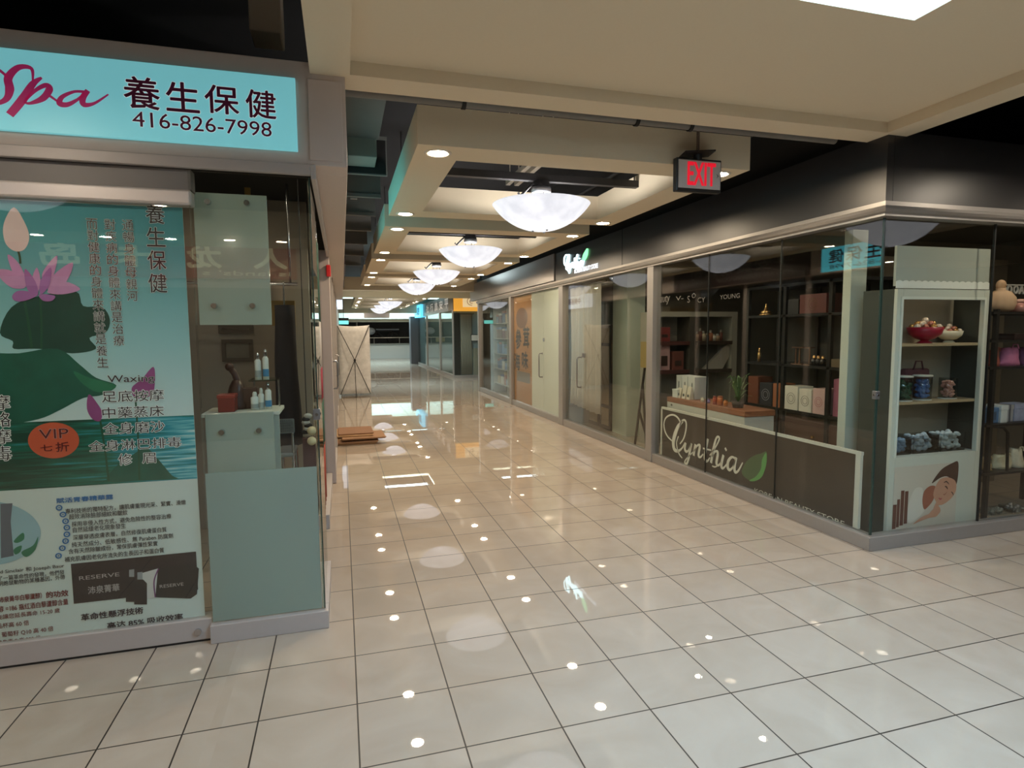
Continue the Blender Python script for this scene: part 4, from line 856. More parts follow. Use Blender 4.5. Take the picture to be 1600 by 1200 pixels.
def merge(parent, pick, name):
    """several printed pieces of one sheet become one mesh with their own inks"""
    obs = [o for o in parent.children if o.type == 'MESH' and pick(o.name)]
    me = bpy.data.meshes.new(name); V = []; F = []; I = []; mats = []; SM = []
    for o in obs:
        n = len(V); V += [tuple(v.co) for v in o.data.vertices]; mm = o.data.materials[0]
        if mm not in mats: mats.append(mm)
        for p in o.data.polygons: F.append([i+n for i in p.vertices]); I.append(mats.index(mm)); SM.append(p.use_smooth)
    me.from_pydata(V, [], F)
    for mm in mats: me.materials.append(mm)
    me.polygons.foreach_set('material_index', I); me.polygons.foreach_set('use_smooth', SM); me.update()
    for o in obs: bpy.data.objects.remove(o)
    r = bpy.data.objects.new(name, me); COL.objects.link(r); r.parent = parent; return r
for o in [o for o in bpy.data.objects if o.name == 'spa_poster']:
    merge(o, lambda n: n.split('.')[0].startswith('printed_') or n.startswith(('dark_product', 'discount_disc', 'carton_stripe')), 'artwork')
    merge(o, lambda n: 'lettering' in n, 'lettering')
# ------------------------------------------------------------------ white cabinet behind the corner glass
cabw = mat('cabinet_white', (206, 208, 196), .45)
CY0, CY1 = 3.44, 3.74
def cq(px, py, y=CY0): p = at_y(px, py, y); return p[0], p[2]
X0, X1 = cq(1396, 600)[0], cq(1541, 600)[0]; XA, XB = X0+.055, X1-.075
zs0 = cq(1450, 711)[1]; zs1 = at_y(1460, 623, 3.58)[2]; zs2 = at_y(1460, 536, 3.58)[2]; zo = cq(1465, 468)[1]; zt = cq(1465, 452)[1]; ztt = cq(1465, 386)[1]
t = thing('display_cabinet', 'white display cabinet with three open shelves behind the glass corner', 'cabinet', ((X0+X1)/2, 3.6, 0))
MB().box(X0, XA, CY0, CY0+.03, 0, zt).build('stile', cabw, t, bevel=.004); MB().box(XB, X1, CY0, CY0+.03, 0, zt).build('stile', cabw, t, bevel=.004)
MB().box(XA, XB, CY0, CY0+.03, zo, zt).build('top_rail', cabw, t, bevel=.003)
m = MB(); e = .012; m.box(XA-.02, XA, CY0-.006, CY0, zs0, zo+.02).box(XB, XB+.02, CY0-.006, CY0, zs0, zo+.02).box(XA, XB, CY0-.006, CY0, zo, zo+.02); m.build('bead_frame', mat('bead_white', (224, 226, 216), .4), t)
MB().box(X0, X0+.008, CY0+.03, CY1, 0, zt).build('side_panel', mat('side_dark', (58, 62, 56), .5), t); MB().box(X1-.008, X1, CY0+.03, CY1, 0, zt).build('side_panel', mat('side_dark', (58, 62, 56), .5), t)
MB().box(X0+.02, X1-.02, CY1-.02, CY1, 0, zt).build('back_panel', mat('cabinet_back', (150, 142, 126), .6, noise=.08, nscale=3, stretch=(1, 1, 8)), t)
MB().box(XA, XB, CY0, CY0+.03, 0, zs0).build('lower_panel', cabw, t)
sh_m = mat('shelf_board', (170, 150, 118), .45)
for z in (zs0, zs1, zs2): MB().box(X0+.02, X1-.02, CY0+.03, CY1-.02, z-.02, z).build('shelf', sh_m if z > zs0 else cabw, t, bevel=.002)
x0b, x1b = cq(1401, 410)[0], cq(1547, 410)[0]
MB().box(x0b, x1b, CY0-.0, CY0+.02, zt+.02, ztt).build('header_board', mat('header_board', (178, 182, 172), .35), t)
m = MB(); pts = [(x0b, zt+.004)]; nsc = 15
zl0 = cq(1465, 441)[1]
for i in range(nsc*8+1):
    u = i/(nsc*8); pts.append((x0b+(x1b-x0b)*u, zl0+.010*abs(math.sin(math.pi*u*nsc))))
pts.append((x1b, zt+.004)); m.poly(pts, PY(CY0-.001), .001, .004); m.build('scalloped_edging', mat('paper_white', (240, 240, 232), .6), t)
# printed advert on the lower panel
a0, a1, b0, b1 = *cq(1404, 600)[:1], cq(1504, 600)[0], cq(1450, 822)[1], cq(1450, 726)[1]
ad = thing('beauty_advert', 'printed advert of a reclining woman with brown bottles on the white cabinet foot', 'poster', ((a0+a1)/2, CY0-.003, b0))
PA = PY(CY0-.001)
def aq(x, y): return (a0+(a1-a0)*(x-165)/(585-165), b1-(b1-b0)*(y-660)/(1035-660))   # traced in the 960x1200 enlargement
def ash(pts, m, w, nm='printed_shape'): MB().poly(spline_pts([aq(*p) for p in pts], 4), PA, w).build(nm, m, ad)
MB().box(a0, a1, CY0-.0035, CY0-.001, b0, b1).build('sheet', mat('ad_paper', (206, 196, 182), .5), ad)
skin = mat('ad_skin', (200, 146, 120), .6, noise=.08, nscale=14); skin2 = mat('ad_skin_dark', (160, 92, 70), .6); hair = mat('ad_hair', (70, 40, 30), .6, noise=.2, nscale=20)
ash([(412, 775), (440, 730), (480, 690), (540, 664), (584, 662), (584, 780), (560, 800), (520, 745), (470, 745)], hair, .0032)
ash([(355, 880), (362, 820), (400, 790), (440, 800), (430, 870), (400, 910), (370, 928)], skin2, .0034)
ash([(440, 790), (470, 752), (520, 748), (570, 775), (578, 830), (555, 872), (510, 905), (470, 912), (440, 880), (425, 840)], skin, .0038)
ash([(300, 1010), (350, 975), (400, 960), (440, 945), (470, 950), (455, 980), (400, 985), (340, 1000)], skin, .004)
ash([(430, 940), (440, 905), (452, 890), (458, 910), (475, 930), (478, 955), (455, 970)], skin, .0042)
def abr(pts, wd, m, w): MB().ribbon([aq(*q_) for q_ in pts], [v*(a1-a0)/420 for v in wd], PA, w, w+.0002).build('printed_shape', m, ad)
abr([(492, 778), (508, 772), (528, 790)], (3, 7, 3), hair, .0044); abr([(500, 800), (512, 806), (520, 820)], (4, 8, 4), hair, .0044)
abr([(545, 838), (556, 848), (562, 862)], (3, 6, 3), hair, .0044); abr([(516, 838), (500, 852), (492, 846)], (3, 5, 3), skin2, .0044)
abr([(462, 868), (474, 876), (484, 872)], (5, 10, 5), mat('ad_lips', (176, 80, 80), .5), .0044)
ash([(300, 800), (352, 800), (358, 870), (372, 930), (330, 975), (270, 1000), (262, 900)], mat('ad_linen', (222, 214, 202), .6), .003)
for k in range(4): abr([(400+14*k, 968-9*k), (424+12*k, 944-12*k), (436+10*k, 950-12*k)], (9, 9, 6), skin, .0046+.0001*k)
for k, (x0_, x1_, y0_) in enumerate(((165, 188, 880), (190, 208, 850), (212, 234, 800), (238, 260, 806))):
    MB().poly([aq(x0_, 1025-8*k), aq(x1_, 1025-8*k), aq(x1_, y0_), aq(x0_, y0_)], PA, .0032+.0002*k).build('printed_shape', mat('ad_bottle', (96, 48, 36), .5, noise=.3, nscale=30, stretch=(6, 1, 1)), ad)
merge(ad, lambda n: n.startswith('printed_shape'), 'artwork')
# bowls of baubles
def bowl(x, y, z, r, m, label, grp=None):
    t = thing('bauble_bowl', label, 'bowl', (x, y, z))
    MB().lathe([(.001, 0), (r*.42, 0), (r*.40, .008), (r*.24, .02), (r*.22, r*.2), (r*.55, r*.3), (r*.88, r*.58), (r, r*1.0), (r*.96, r*1.0), (r*.84, r*.62), (r*.5, r*.36), (.001, r*.34)], (x, y, z), 32).build('bowl', m, t)
    k = 0
    for rr, n, zz in ((.72, 10, 1.0), (.4, 6, 1.2), (0, 1, 1.42)):
        for i in range(n):
            a = 2*math.pi*i/n+rr; MB().ball((x+r*rr*math.cos(a), y+r*rr*math.sin(a), z+r*zz), r*.2, 10).build('bauble', (mat('gold_bauble', (190, 140, 80), .2, .8), mat('pearl_bauble', (220, 200, 180), .25, .2), mat('rose_bauble', (190, 120, 100), .2, .6))[k % 3], t); k += 1
bowl(at_y(1446, 540, 3.56)[0], 3.57, zs2, .125, mat('red_bowl', (150, 18, 44), .3), 'red footed bowl heaped with gold baubles in the white cabinet')
bowl(at_y(1481, 540, 3.62)[0]+.02, 3.63, zs2, .095, mat('white_bowl', (214, 206, 180), .35), 'cream footed bowl of baubles behind the red bowl')
bowl(X0+.125, 3.62, zs2, .092, mat('white_bowl', (214, 206, 180), .35), 'cream footed bowl half hidden by the left stile of the white cabinet')
clear = glass('jar_glass', (236, 240, 240), .04)
def heap(x0, x1, y0, y1, z0, z1, r, m, par, seed, nm='filling'):
    rd = random.Random(seed); mb = MB(); n = int((x1-x0)*(y1-y0)*(z1-z0)/(r**3*3))
    for i in range(min(n, 90)): mb.ball((rd.uniform(x0+r, x1-r), rd.uniform(y0+r, y1-r), rd.uniform(z0+r, z1-r)), r*rd.uniform(.8, 1.1), 7, (1, rd.uniform(.7, 1), rd.uniform(.6, 1)))
    return stuff(mb.build(nm, m, par))
def jar(x, y, z, r, h, m, label, seed, lid=True):
    t = thing('candy_jar', label, 'jar', (x, y, z))
    MB().lathe([(.001, .004), (r, .004), (r, h), (r*.97, h), (r*.97, .006)], (x, y, z), 28).build('glass_wall', clear, t)
    k = r*.79
    heap(x-k, x+k, y-k, y+k, z+.006, z+h*.95, r*.27, m, t, seed)
    if lid: MB().lathe([(.001, h), (r*1.03, h), (r*1.03, h+.012), (.001, h+.014)], (x, y, z), 28).build('lid', mat('lid_white', (196, 196, 186), .4), t)
    MB().lathe([(.001, 0), (r*1.02, 0), (r*1.02, .008), (.001, .006)], (x, y, z), 28).build('base', mat('lid_white', (196, 196, 186), .4), t)
def jx(px, y=3.56): return at_y(px, 620, y)[0]
h1 = .185
jar(jx(1409), 3.555, zs1, .066, h1, mat('green_fill', (60, 110, 80), .5), 'jar of dark green pieces on the middle shelf of the white cabinet', 1)
jar(jx(1440), 3.56, zs1, .066, h1, mat('blue_fill', (110, 148, 214), .5), 'jar of blue pieces on the middle shelf of the white cabinet', 2)
jar(jx(1480), 3.56, zs1, .062, h1*.9, mat('pink_fill', (244, 178, 160), .5), 'open jar of salmon pink pieces on the middle shelf of the white cabinet', 3, False)
xm = jx(1430, 3.66); t = thing('plum_bag', 'plum coloured gift bag lying behind the jars in the white cabinet', 'bag', (xm, 3.67, zs1))
MB().box(xm-.13, xm+.13, 3.645, 3.705, zs1, zs1+.24).build('body', mat('plum_bag', (96, 56, 62), .6, noise=.3, nscale=14), t, bevel=.02); MB().tube([(xm-.05, 3.645, zs1+.23), (xm-.03, 3.645, zs1+.3), (xm+.03, 3.645, zs1+.3), (xm+.05, 3.645, zs1+.23)], .006).build('handle', mat('plum_cord', (70, 30, 40), .6), t)
def clearbox(x0, x1, y0, y1, z, h, m, label, seed):
    t = thing('clear_box', label, 'box', ((x0+x1)/2, (y0+y1)/2, z)); e = .003
    MB().box(x0, x1, y0, y0+e, z, z+h).box(x0, x1, y1-e, y1, z, z+h).box(x0, x0+e, y0, y1, z, z+h).box(x1-e, x1, y0, y1, z, z+h).box(x0, x1, y0, y1, z, z+e).build('clear_shell', clear, t)
    heap(x0+e, x1-e, y0+e, y1-e, z+e, z+h*1.12, .022, m, t, seed)
bw = mat('ice_blue_fill', (140, 172, 204), .4); gw = mat('ice_grey_fill', (190, 202, 212), .35); ww = mat('white_fill', (226, 232, 232), .4)
y = 3.5; X = lambda px: at_y(px, 690, y)[0]
clearbox(X0+.03, X(1424), y, y+.12, zs0, .12, bw, 'clear box of sky blue pieces at the left of the lowest cabinet shelf', 4)
clearbox(X(1428), X(1467), y, y+.14, zs0, .14, gw, 'clear box of blue grey pieces in the middle of the lowest cabinet shelf', 5)
clearbox(X(1470), X(1508), y, y+.14, zs0, .145, ww, 'clear box of white pieces at the right of the lowest cabinet shelf', 6)
# ------------------------------------------------------------------ dark rack right of the cabinet
rk = mat('rack_black', (34, 31, 29), .5, .2); RY0, RY1 = 3.56, 3.95
rx0 = at_y(1543, 600, RY0)[0]+.02; rx1 = rx0+1.1
lev = [at_y(1575, y, RY0)[2] for y in (826, 737, 662, 573, 531, 487)]
t = thing('wire_rack', 'dark metal rack of gifts at the right edge beside the white cabinet', 'rack', ((rx0+rx1)/2, 3.75, 0))
for x in (rx0+.06, rx1-.06):
    for yy in (RY0+.02, RY1-.02): MB().box(x-.016, x+.016, yy-.016, yy+.016, 0, lev[-1]+.02).build('post', rk, t)
for z in lev: MB().box(rx0, rx1, RY0, RY1, z-.02, z).build('shelf', rk, t)
zc_ = lev[2]-.02
MB().tube([(rx0+.07, RY0+.01, zc_), (rx0+.2, RY0+.01, zc_-.01), (rx0+.26, RY0+.01, zc_-.06), (rx0+.28, RY0+.01, lev[1])], .012, 8).build('bent_bar', rk, t)
tag(MB().box(rx0-.1, rx1+.4, RY1+.55, RY1+.6, 0, 2.3).build('screen_wall', mat('taupe_screen', (92, 84, 70), .7)), 'taupe screen standing behind the dark rack', 'screen')
def RXp(px, y=RY0+.12): return at_y(px, 560, y)[0]
# peach pleated lamp-like gift, pink tin, letters
z = lev[5]; x = RXp(1557)
t = thing('peach_pouch', 'peach pleated pouch on top of the dark rack', 'pouch', (x, RY0+.12, z))
n = 36; vs = []; pr = [(.05, 0), (.09, .02), (.105, .07), (.1, .12), (.07, .165), (.03, .185), (.035, .2)]
for r, zz in pr:
    for i in range(n): a = 2*math.pi*i/n; rr = r*(1+.05*math.cos(12*a)); vs.append((x+rr*math.cos(a), RY0+.12+rr*math.sin(a), z+zz))
MB().add(vs, [(j*n+i, j*n+(i+1) % n, (j+1)*n+(i+1) % n, (j+1)*n+i) for j in range(len(pr)-1) for i in range(n)]+[tuple(range(n-1, -1, -1)), tuple(range(6*n, 7*n))], True).build('body', mat('peach_cloth', (206, 170, 138), .7), t)
MB().ball((x, RY0+.12, z+.225), .045, 14, (1, .7, 1)).build('knob', mat('peach_knob', (196, 156, 120), .6), t)
x = RXp(1587); t = thing('pink_tin', 'round pink tin with a jewelled front on top of the dark rack', 'tin', (x, RY0+.12, z))
MB().lathe([(.001, 0), (.07, 0), (.075, .03), (.07, .075), (.001, .08)], (x, RY0+.12, z), 26).build('body', mat('pink_tin', (186, 130, 120), .35, .3), t)
MB().lathe([(.001, .08), (.066, .08), (.066, .1), (.03, .11), (.001, .112)], (x, RY0+.12, z), 26).build('lid', mat('pink_lid', (206, 160, 148), .35), t)
for i in range(5): MB().ball((x-.02+.012*i, RY0+.047, z+.05-.005*(i % 2)), .008, 8).build('jewel', chrome, t)
yb_ = RY1-.05; t = thing('word_garland', 'white cut out letters strung along the back of the dark rack top', 'letters', (RXp(1590, yb_), yb_, lev[5]))
m = MB()
for px, ch in ((1571, 'A'), (1578, 'O'), (1588, 'O'), (1597, 'A')):
    a, b = at_y(px-4, 459, yb_), at_y(px+4, 446, yb_); text(m, ch, PY(yb_), a[0], a[2], b[0], b[2], 0, bold=.03)
m.build('letters', mat('white_letters', (186, 182, 176), .5), t, solid=.012); xa_, xb_ = at_y(1562, 445, yb_), at_y(1600, 447, yb_)
MB().box(xa_[0], xb_[0]+.1, yb_-.004, yb_+.004, xa_[2]-.004, xa_[2]+.006).build('rail', mat('white_letters', (186, 182, 176), .5), t)
for xx in (xa_[0]+.01, xb_[0]+.09): MB().box(xx-.005, xx+.005, yb_-.004, yb_+.004, lev[5], xa_[2]).build('upright', mat('white_letters', (186, 182, 176), .5), t)
def gift(x, y, z, wx, wy, h, m, label, m2=None, ribbon=None):
    t = thing('gift_box', label, 'box', (x, y, z))
    MB().box(x-wx/2, x+wx/2, y-wy/2, y+wy/2, z, z+h*.72).build('body', m, t, bevel=.004)
    MB().box(x-wx/2-.003, x+wx/2+.003, y-wy/2-.003, y+wy/2+.003, z+h*.72, z+h).build('lid', m2 or m, t, bevel=.004)
    if ribbon: MB().box(x-.008, x+.008, y-wy/2-.005, y+wy/2+.005, z, z+h+.002).build('ribbon', ribbon, t)
    return t
gy = RY0+.13
gift(RXp(1582), gy, lev[4], .16, .14, .05, mat('dark_gift', (50, 32, 30), .5), 'low dark brown box under the pink tin on the dark rack')
def bag(x, y, z, wx, h, m, label, wy=.12, cloth=True):
    t = thing('gift_bag', label, 'bag', (x, y, z)); rd = random.Random(int(x*100)); vs = []; n = 16
    for j in range(6):
        for i in range(n):
            a = 2*math.pi*i/n; ca, sa = math.cos(a), math.sin(a); k = 1/max(abs(ca), abs(sa))*.96 if not cloth else 1
            f = (1-.05*j*(1 if cloth else 0))*(1+(rd.uniform(-.12, .12) if cloth else 0))
            vs.append((x+wx/2*ca*k*f, y+wy/2*sa*k*f, z+h*j/5*(1 if j < 5 else 1)+(rd.uniform(-.012, .012) if 0 < j else 0)))
    MB().add(vs, [(j*n+i, j*n+(i+1) % n, (j+1)*n+(i+1) % n, (j+1)*n+i) for j in range(5) for i in range(n)]+[tuple(range(n-1, -1, -1)), tuple(range(5*n, 6*n))], cloth).build('body', m, t)
    MB().tube([(x-wx*.2, y-wy/2*.8, z+h*.96), (x-wx*.12, y-wy*.4, z+h*1.2), (x+wx*.12, y-wy*.4, z+h*1.2), (x+wx*.2, y-wy/2*.8, z+h*.96)], .005).build('handle', m, t)
    return t
bag(RXp(1552), gy, lev[3], .08, .13, mat('coral_cloth', (150, 76, 64), .7, noise=.3, nscale=30), 'coral coloured pouch beside the pink one on the dark rack')
bag(RXp(1578), gy, lev[3], .2, .15, mat('pink_cloth', (196, 116, 156), .7, noise=.3, nscale=30), 'bright pink gift pouch on the dark rack')
bag(RXp(1601), gy, lev[3], .1, .15, mat('purple_cloth', (110, 70, 110), .7, noise=.3, nscale=30), 'purple pouch at the right edge beside the bright pink pouch')
z = lev[2]
gift(RXp(1548), gy, z, .12, .14, .13, mat('blue_gift', (86, 120, 160), .5), 'plain blue box at the left of the dark rack')
t = gift(RXp(1559), gy-.03, z, .075, .12, .15, mat('white_gift', (206, 212, 214), .5), 'white box with dark upright lettering on the dark rack')
gift(RXp(1573), gy, z, .09, .12, .145, mat('grey_gift', (160, 160, 166), .5), 'pale grey box right of the white lettered box', None, mat('grey_dark', (90, 90, 100), .5))
gift(RXp(1592), gy, z, .17, .12, .15, mat('lilac_gift', (150, 156, 184), .5, noise=.3, nscale=30), 'lilac patterned box right of the pale grey box')
m = MB(); 
for i in range(5): text(m, 'l', PY(gy-.03-.064), RXp(1556.5, gy-.09)+.008*i, z+.03, RXp(1556.5, gy-.09)+.008*i+.004, z+.1, .0005)
m.build('dark_lettering', mat('ink_grey', (40, 40, 46), .6), t).location = (0, 0, 0)
z = lev[1]
for k, (px, wx, h, c, lab) in enumerate(((1550, .09, .10, (170, 150, 110), 'tan crumpled gift bag on the lower dark rack'), (1577, .2, .11, (200, 190, 160), 'cream soft pouch in the middle of the lower dark rack'), (1598, .13, .15, (206, 198, 176), 'cream pouch at the right edge of the lower dark rack'))):
    bag(RXp(px), gy, z, wx, h, mat('cream_pouch_%d' % k, c, .6, noise=.3, nscale=30), lab)
clearbox(RXp(1548)-.04, RXp(1548)+.03, gy-.06, gy+.06, lev[0], .1, mat('silver_fill', (160, 160, 160), .2, .6), 'small clear box of silver pieces at the foot of the dark rack', 8)
clearbox(RXp(1562)-.05, RXp(1586)+.02, gy-.06, gy+.08, lev[0], .13, mat('grey_fill', (110, 112, 104), .4), 'clear box of grey pieces at the foot of the dark rack', 9)
clearbox(RXp(1592), RXp(1592)+.16, gy-.06, gy+.08, lev[0], .14, mat('silver_fill', (160, 160, 160), .2, .6), 'clear box of silver pieces at the right edge of the dark rack foot', 10)
# ------------------------------------------------------------------ white post, counter, shelves in the corridor window
pw = at_y(1336, 500, 3.9); tag(MB().box(at_y(1323, 600, 3.85)[0], at_y(1347, 600, 3.85)[0], 3.85, 3.93, 0, 2.40).build('white_post', mat('post_white', (190, 196, 182), .5), bevel=.004), 'tall white post inside the corner shop behind the glass corner', 'post')
KX = 3.80
zk = at_x(1102, 631, KX)[2]; ky0, ky1 = at_x(1163, 660, KX)[1], 6.38
t = thing('window_counter', 'wooden topped counter along the corner shop window', 'counter', (KX+.2, 5.5, 0))
MB().box(KX, KX+.36, ky0, ky1, zk-.06, zk).build('wooden_top', mat('counter_wood', (138, 92, 66), .5, noise=.25, nscale=6, stretch=(8, 1, 8)), t, bevel=.004)
MB().box(KX+.005, KX+.35, ky0+.005, ky1, 0, zk-.06).build('white_body', mat('counter_white', (200, 202, 192), .5), t)
MB().cyl((KX+.005, 6.27, zk-.09), (KX-.004, 6.27, zk-.09), .014, n=14).build('lock', chrome, t)
def K(px, py=620, d=.1): p = at_x(px, py, KX+d); return p[1]
cbx = mat('carton_white', (196, 200, 196), .5)
t = thing('white_carton', 'row of tall white packet cartons at the left end of the window counter', 'carton', (KX+.15, 6.2, zk))
yy0 = K(1056, 600, .14)
for i, (a, b) in enumerate(((6.37, 6.26), (6.25, 6.13), (6.12, 5.98))):
    o = thing('white_carton', ('left', 'middle', 'right')[i]+' of three tall white cartons on the window counter', 'carton', (KX+.22, b, zk), 'tall white cartons on the counter')
    MB().box(KX+.12, KX+.3, b, a, zk, zk+.26).build('body', cbx, o, bevel=.003); MB().box(KX+.118, KX+.12, b+.045, b+.06, zk+.06, zk+.19).build('print', mat('carton_ink', (80, 84, 84), .6), o)
bpy.data.objects.remove(t)
o = thing('small_white_box', 'small pale box in front of the tall white cartons', 'box', (KX+.06, 6.25, zk)); MB().box(KX+.03, KX+.1, 6.2, 6.31, zk, zk+.09).build('body', mat('pale_box', (206, 212, 204), .5), o, bevel=.003); MB().box(KX+.028, KX+.102, 6.198, 6.312, zk+.08, zk+.1).build('lid', mat('pale_box', (206, 212, 204), .5), o, bevel=.002)
for i, (px, h) in enumerate(((1063, .12), (1071, .16), (1078, .15))):
    y = K(px, 620, .07); o = thing('paper_pouch', ('left', 'middle', 'right')[i]+' of three white paper pouches leaning on the window counter', 'pouch', (KX+.07, y, zk), 'white paper pouches on the counter')
    MB().hexa([(KX+.04, y-.035, zk), (KX+.1, y-.035, zk), (KX+.04, y+.035, zk), (KX+.1, y+.035, zk), (KX+.065, y-.04, zk+h), (KX+.075, y-.04, zk+h), (KX+.065, y+.04, zk+h), (KX+.075, y+.04, zk+h)]).build('body', mat('pouch_white', (206, 200, 182), .6), o, bevel=.004)
    MB().box(KX+.042, KX+.044, y-.015, y+.015, zk+.03, zk+.06).build('print', mat('carton_ink', (80, 84, 84), .6), o)
for i, (px, c, r, h, lab) in enumerate(((1098, (206, 200, 180), .022, .05, 'cream ball candle'), (1106, (150, 130, 170), .024, .045, 'lilac jar'), (1117, (176, 90, 70), .022, .09, 'red orange jar'), (1125, (190, 110, 66), .03, .10, 'large orange jar'), (1134, (196, 120, 60), .022, .065, 'small orange jar'))):
    y = K(px, 625, .07); o = thing('small_jar', lab+' on the window counter near the plant', 'jar', (KX+.07, y, zk))
    MB().lathe([(.001, 0), (r, 0), (r, h*.8), (r*.8, h*.86), (.001, h*.86)], (KX+.07, y, zk), 20).build('body', mat('jar_%d' % i, c, .35), o)
    MB().lathe([(.001, h*.86), (r*.84, h*.86), (r*.84, h), (.001, h*1.02)], (KX+.07, y, zk), 20).build('lid', mat('jar_lid_%d' % i, tuple(int(v*.8) for v in c), .4), o)
y = K(1153, 630, .12); t = thing('leafy_plant', 'leafy green plant in a small pot at the end of the window counter', 'plant', (KX+.12, y, zk))
MB().lathe([(.001, 0), (.05, 0), (.065, .07), (.058, .07), (.001, .06)], (KX+.12, y, zk), 20).build('pot', mat('pot_dark', (70, 58, 50), .6), t)
lm = MB(); rd = random.Random(3)
for i in range(26):
    a = rd.uniform(0, 6.28); L_ = rd.uniform(.12, .27); hh = rd.uniform(.05, .3); w_ = .013
    b = Vector((KX+.12, y, zk+.06)); d = Vector((math.cos(a), math.sin(a), 0)); s = Vector((-math.sin(a), math.cos(a), 0)); P = []
    for j in range(6): u = j/5; P.append((b+d*L_*.55*u+Vector((0, 0, hh*math.sin(u*2.0))), w_*math.sin(math.pi*min(.97, u*.9+.08))))
    vs = [p+s*k for p, k in P]+[p-s*k for p, k in P]; lm.add(vs, [(j, j+1, 7+j, 6+j) for j in range(5)])
lm.build('leaves', mat('plant_green', (84, 110, 62), .5, noise=.3, nscale=20), t, solid=.001)
# bookcase at the back left
BYp = 7.3
bx0, bx1 = at_y(1020, 560, BYp)[0], at_y(1151, 560, BYp)[0]
bz = [at_y(1100, y, BYp)[2] for y in (620, 577, 533)]; bzt = at_y(1100, 487, BYp)[2]
t = thing('bookcase', 'pale framed bookcase with brown shelves deep in the corner shop', 'bookcase', ((bx0+bx1)/2, BYp+.2, 0))
bf = mat('bookcase_frame', (150, 148, 136), .5)
for x in (bx0, bx1-.09): MB().box(x, x+.09, BYp, BYp+.36, 0, bzt).build('upright', bf, t)
MB().box(bx0+.09, bx1-.09, BYp, BYp+.36, bzt-.07, bzt).build('top', bf, t); MB().box(bx0+.09, bx1-.09, BYp+.33, BYp+.36, 0, bzt-.07).build('back', mat('bookcase_back', (134, 128, 116), .6), t)
xmid = at_y(1082, 560, BYp)[0]; MB().box(xmid-.05, xmid+.05, BYp, BYp+.33, 0, bzt-.07).build('divider', mat('divider_dark', (70, 66, 60), .5), t)
for z in bz[1:]: MB().box(xmid+.05, bx1-.09, BYp-.02, BYp+.33, z-.05, z).build('shelf', mat('shelf_dark', (56, 44, 36), .5), t); MB().box(bx0+.09, xmid-.05, BYp-.01, BYp+.33, z-.05, z).build('shelf', mat('shelf_red', (76, 42, 38), .5), t)
rd = random.Random(11); cols2 = [(150, 120, 90), (120, 70, 60), (176, 160, 130), (90, 76, 66), (160, 100, 70), (190, 180, 160)]
nm = ['first', 'second', 'third', 'fourth', 'fifth', 'sixth', 'seventh', 'eighth', 'ninth']
for i in range(8):
    x = xmid+.12+i*(bx1-.2-xmid-.1)/7.4; h = rd.uniform(.09, .19); r = rd.uniform(.025, .04)
    o = thing('cosmetic_bottle', nm[i]+' small bottle from the left on the upper shelf of the deep bookcase', 'bottle', (x, BYp+.1, bz[2]), 'small bottles on the upper bookcase shelf')
    MB().lathe([(.001, 0), (r, 0), (r, h*.7), (r*.5, h*.78), (.001, h*.78)], (x, BYp+.1, bz[2]), 14).build('body', mat('cos_%d' % (i % 6), cols2[i % 6], .4), o); MB().lathe([(r*.5, h*.76), (r*.5, h), (.001, h)], (x, BYp+.1, bz[2]), 12).build('cap', mat('cos_cap', (190, 184, 170), .4), o)
xs_ = (xmid+bx1)/2+.15
t = thing('leaning_folder', 'pale folder leaning aslant on the lower shelf of the deep bookcase', 'folder', (xs_, BYp+.1, bz[1]))
MB().hexa([(xs_-.3, BYp+.05, bz[1]), (xs_+.02, BYp+.05, bz[1]), (xs_-.3, BYp+.1, bz[1]), (xs_+.02, BYp+.1, bz[1]), (xs_+.08, BYp+.05, bz[1]+.34), (xs_+.24, BYp+.05, bz[1]+.36), (xs_+.08, BYp+.1, bz[1]+.34), (xs_+.24, BYp+.1, bz[1]+.36)]).build('cover', mat('folder_pale', (176, 170, 156), .5), t)
for i, (c, h, z) in enumerate((((176, 140, 140), .4, bz[1]), ((110, 64, 56), .26, bz[1]), ((120, 52, 48), .2, bz[2]))):
    x = bx0+.2+.22*(i % 2)
    o = thing('boxed_set', ('pink tall boxed set', 'brown boxed set', 'red boxed set')[i]+(' on the lower left bookcase shelf', ' beside the pink one in the bookcase', ' on the upper left bookcase shelf')[i], 'box', (x, BYp+.1, z))
    MB().box(x-.09, x+.09, BYp+.04, BYp+.2, z, z+h).build('body', mat('set_%d' % i, c, .5, noise=.2, nscale=12), o, bevel=.004); MB().box(x-.05, x+.05, BYp+.035, BYp+.04, z+.06, z+h*.5).build('window', mat('set_window', (60, 46, 42), .3), o)
gold = mat('gold', (214, 170, 110), .25, .8)
# black shelf unit behind the window, parallel to the corridor
UX = 4.45; ub = mat('unit_black', (26, 26, 27), .45, .3)
uy = [at_x(px, 560, UX)[1] for px in (1330, 1294, 1223, 1166)]
uz = [at_x(1258, y, UX)[2] for y in (644, 571, 490)]; uzt = at_x(1258, 440, UX)[2]
t = thing('shelf_unit', 'black metal shelf unit of boxes inside the corner shop', 'shelf unit', (UX+.2, uy[1], 0))
for y in uy:
    for x in (UX, UX+.42): MB().box(x, x+.035, y-.02, y+.02, 0, uzt).build('post', ub, t)
for z in uz: MB().box(UX, UX+.455, uy[0]-.02, uy[-1]+.02, z-.025, z).build('shelf', ub, t)
MB().box(UX, UX+.455, uy[0]-.02, uy[-1]+.02, uzt-.03, uzt).build('top_bar', ub, t)
MB().box(UX+.45, UX+.46, uy[0], uy[-1], uz[0], uzt).build('back_panel', mat('unit_back', (44, 43, 41), .6), t)
z0u = uz[0]-.03; t = thing('low_drawers', 'dark wooden drawer chest under the black shelf unit', 'drawers', (UX+.22, uy[1], 0))
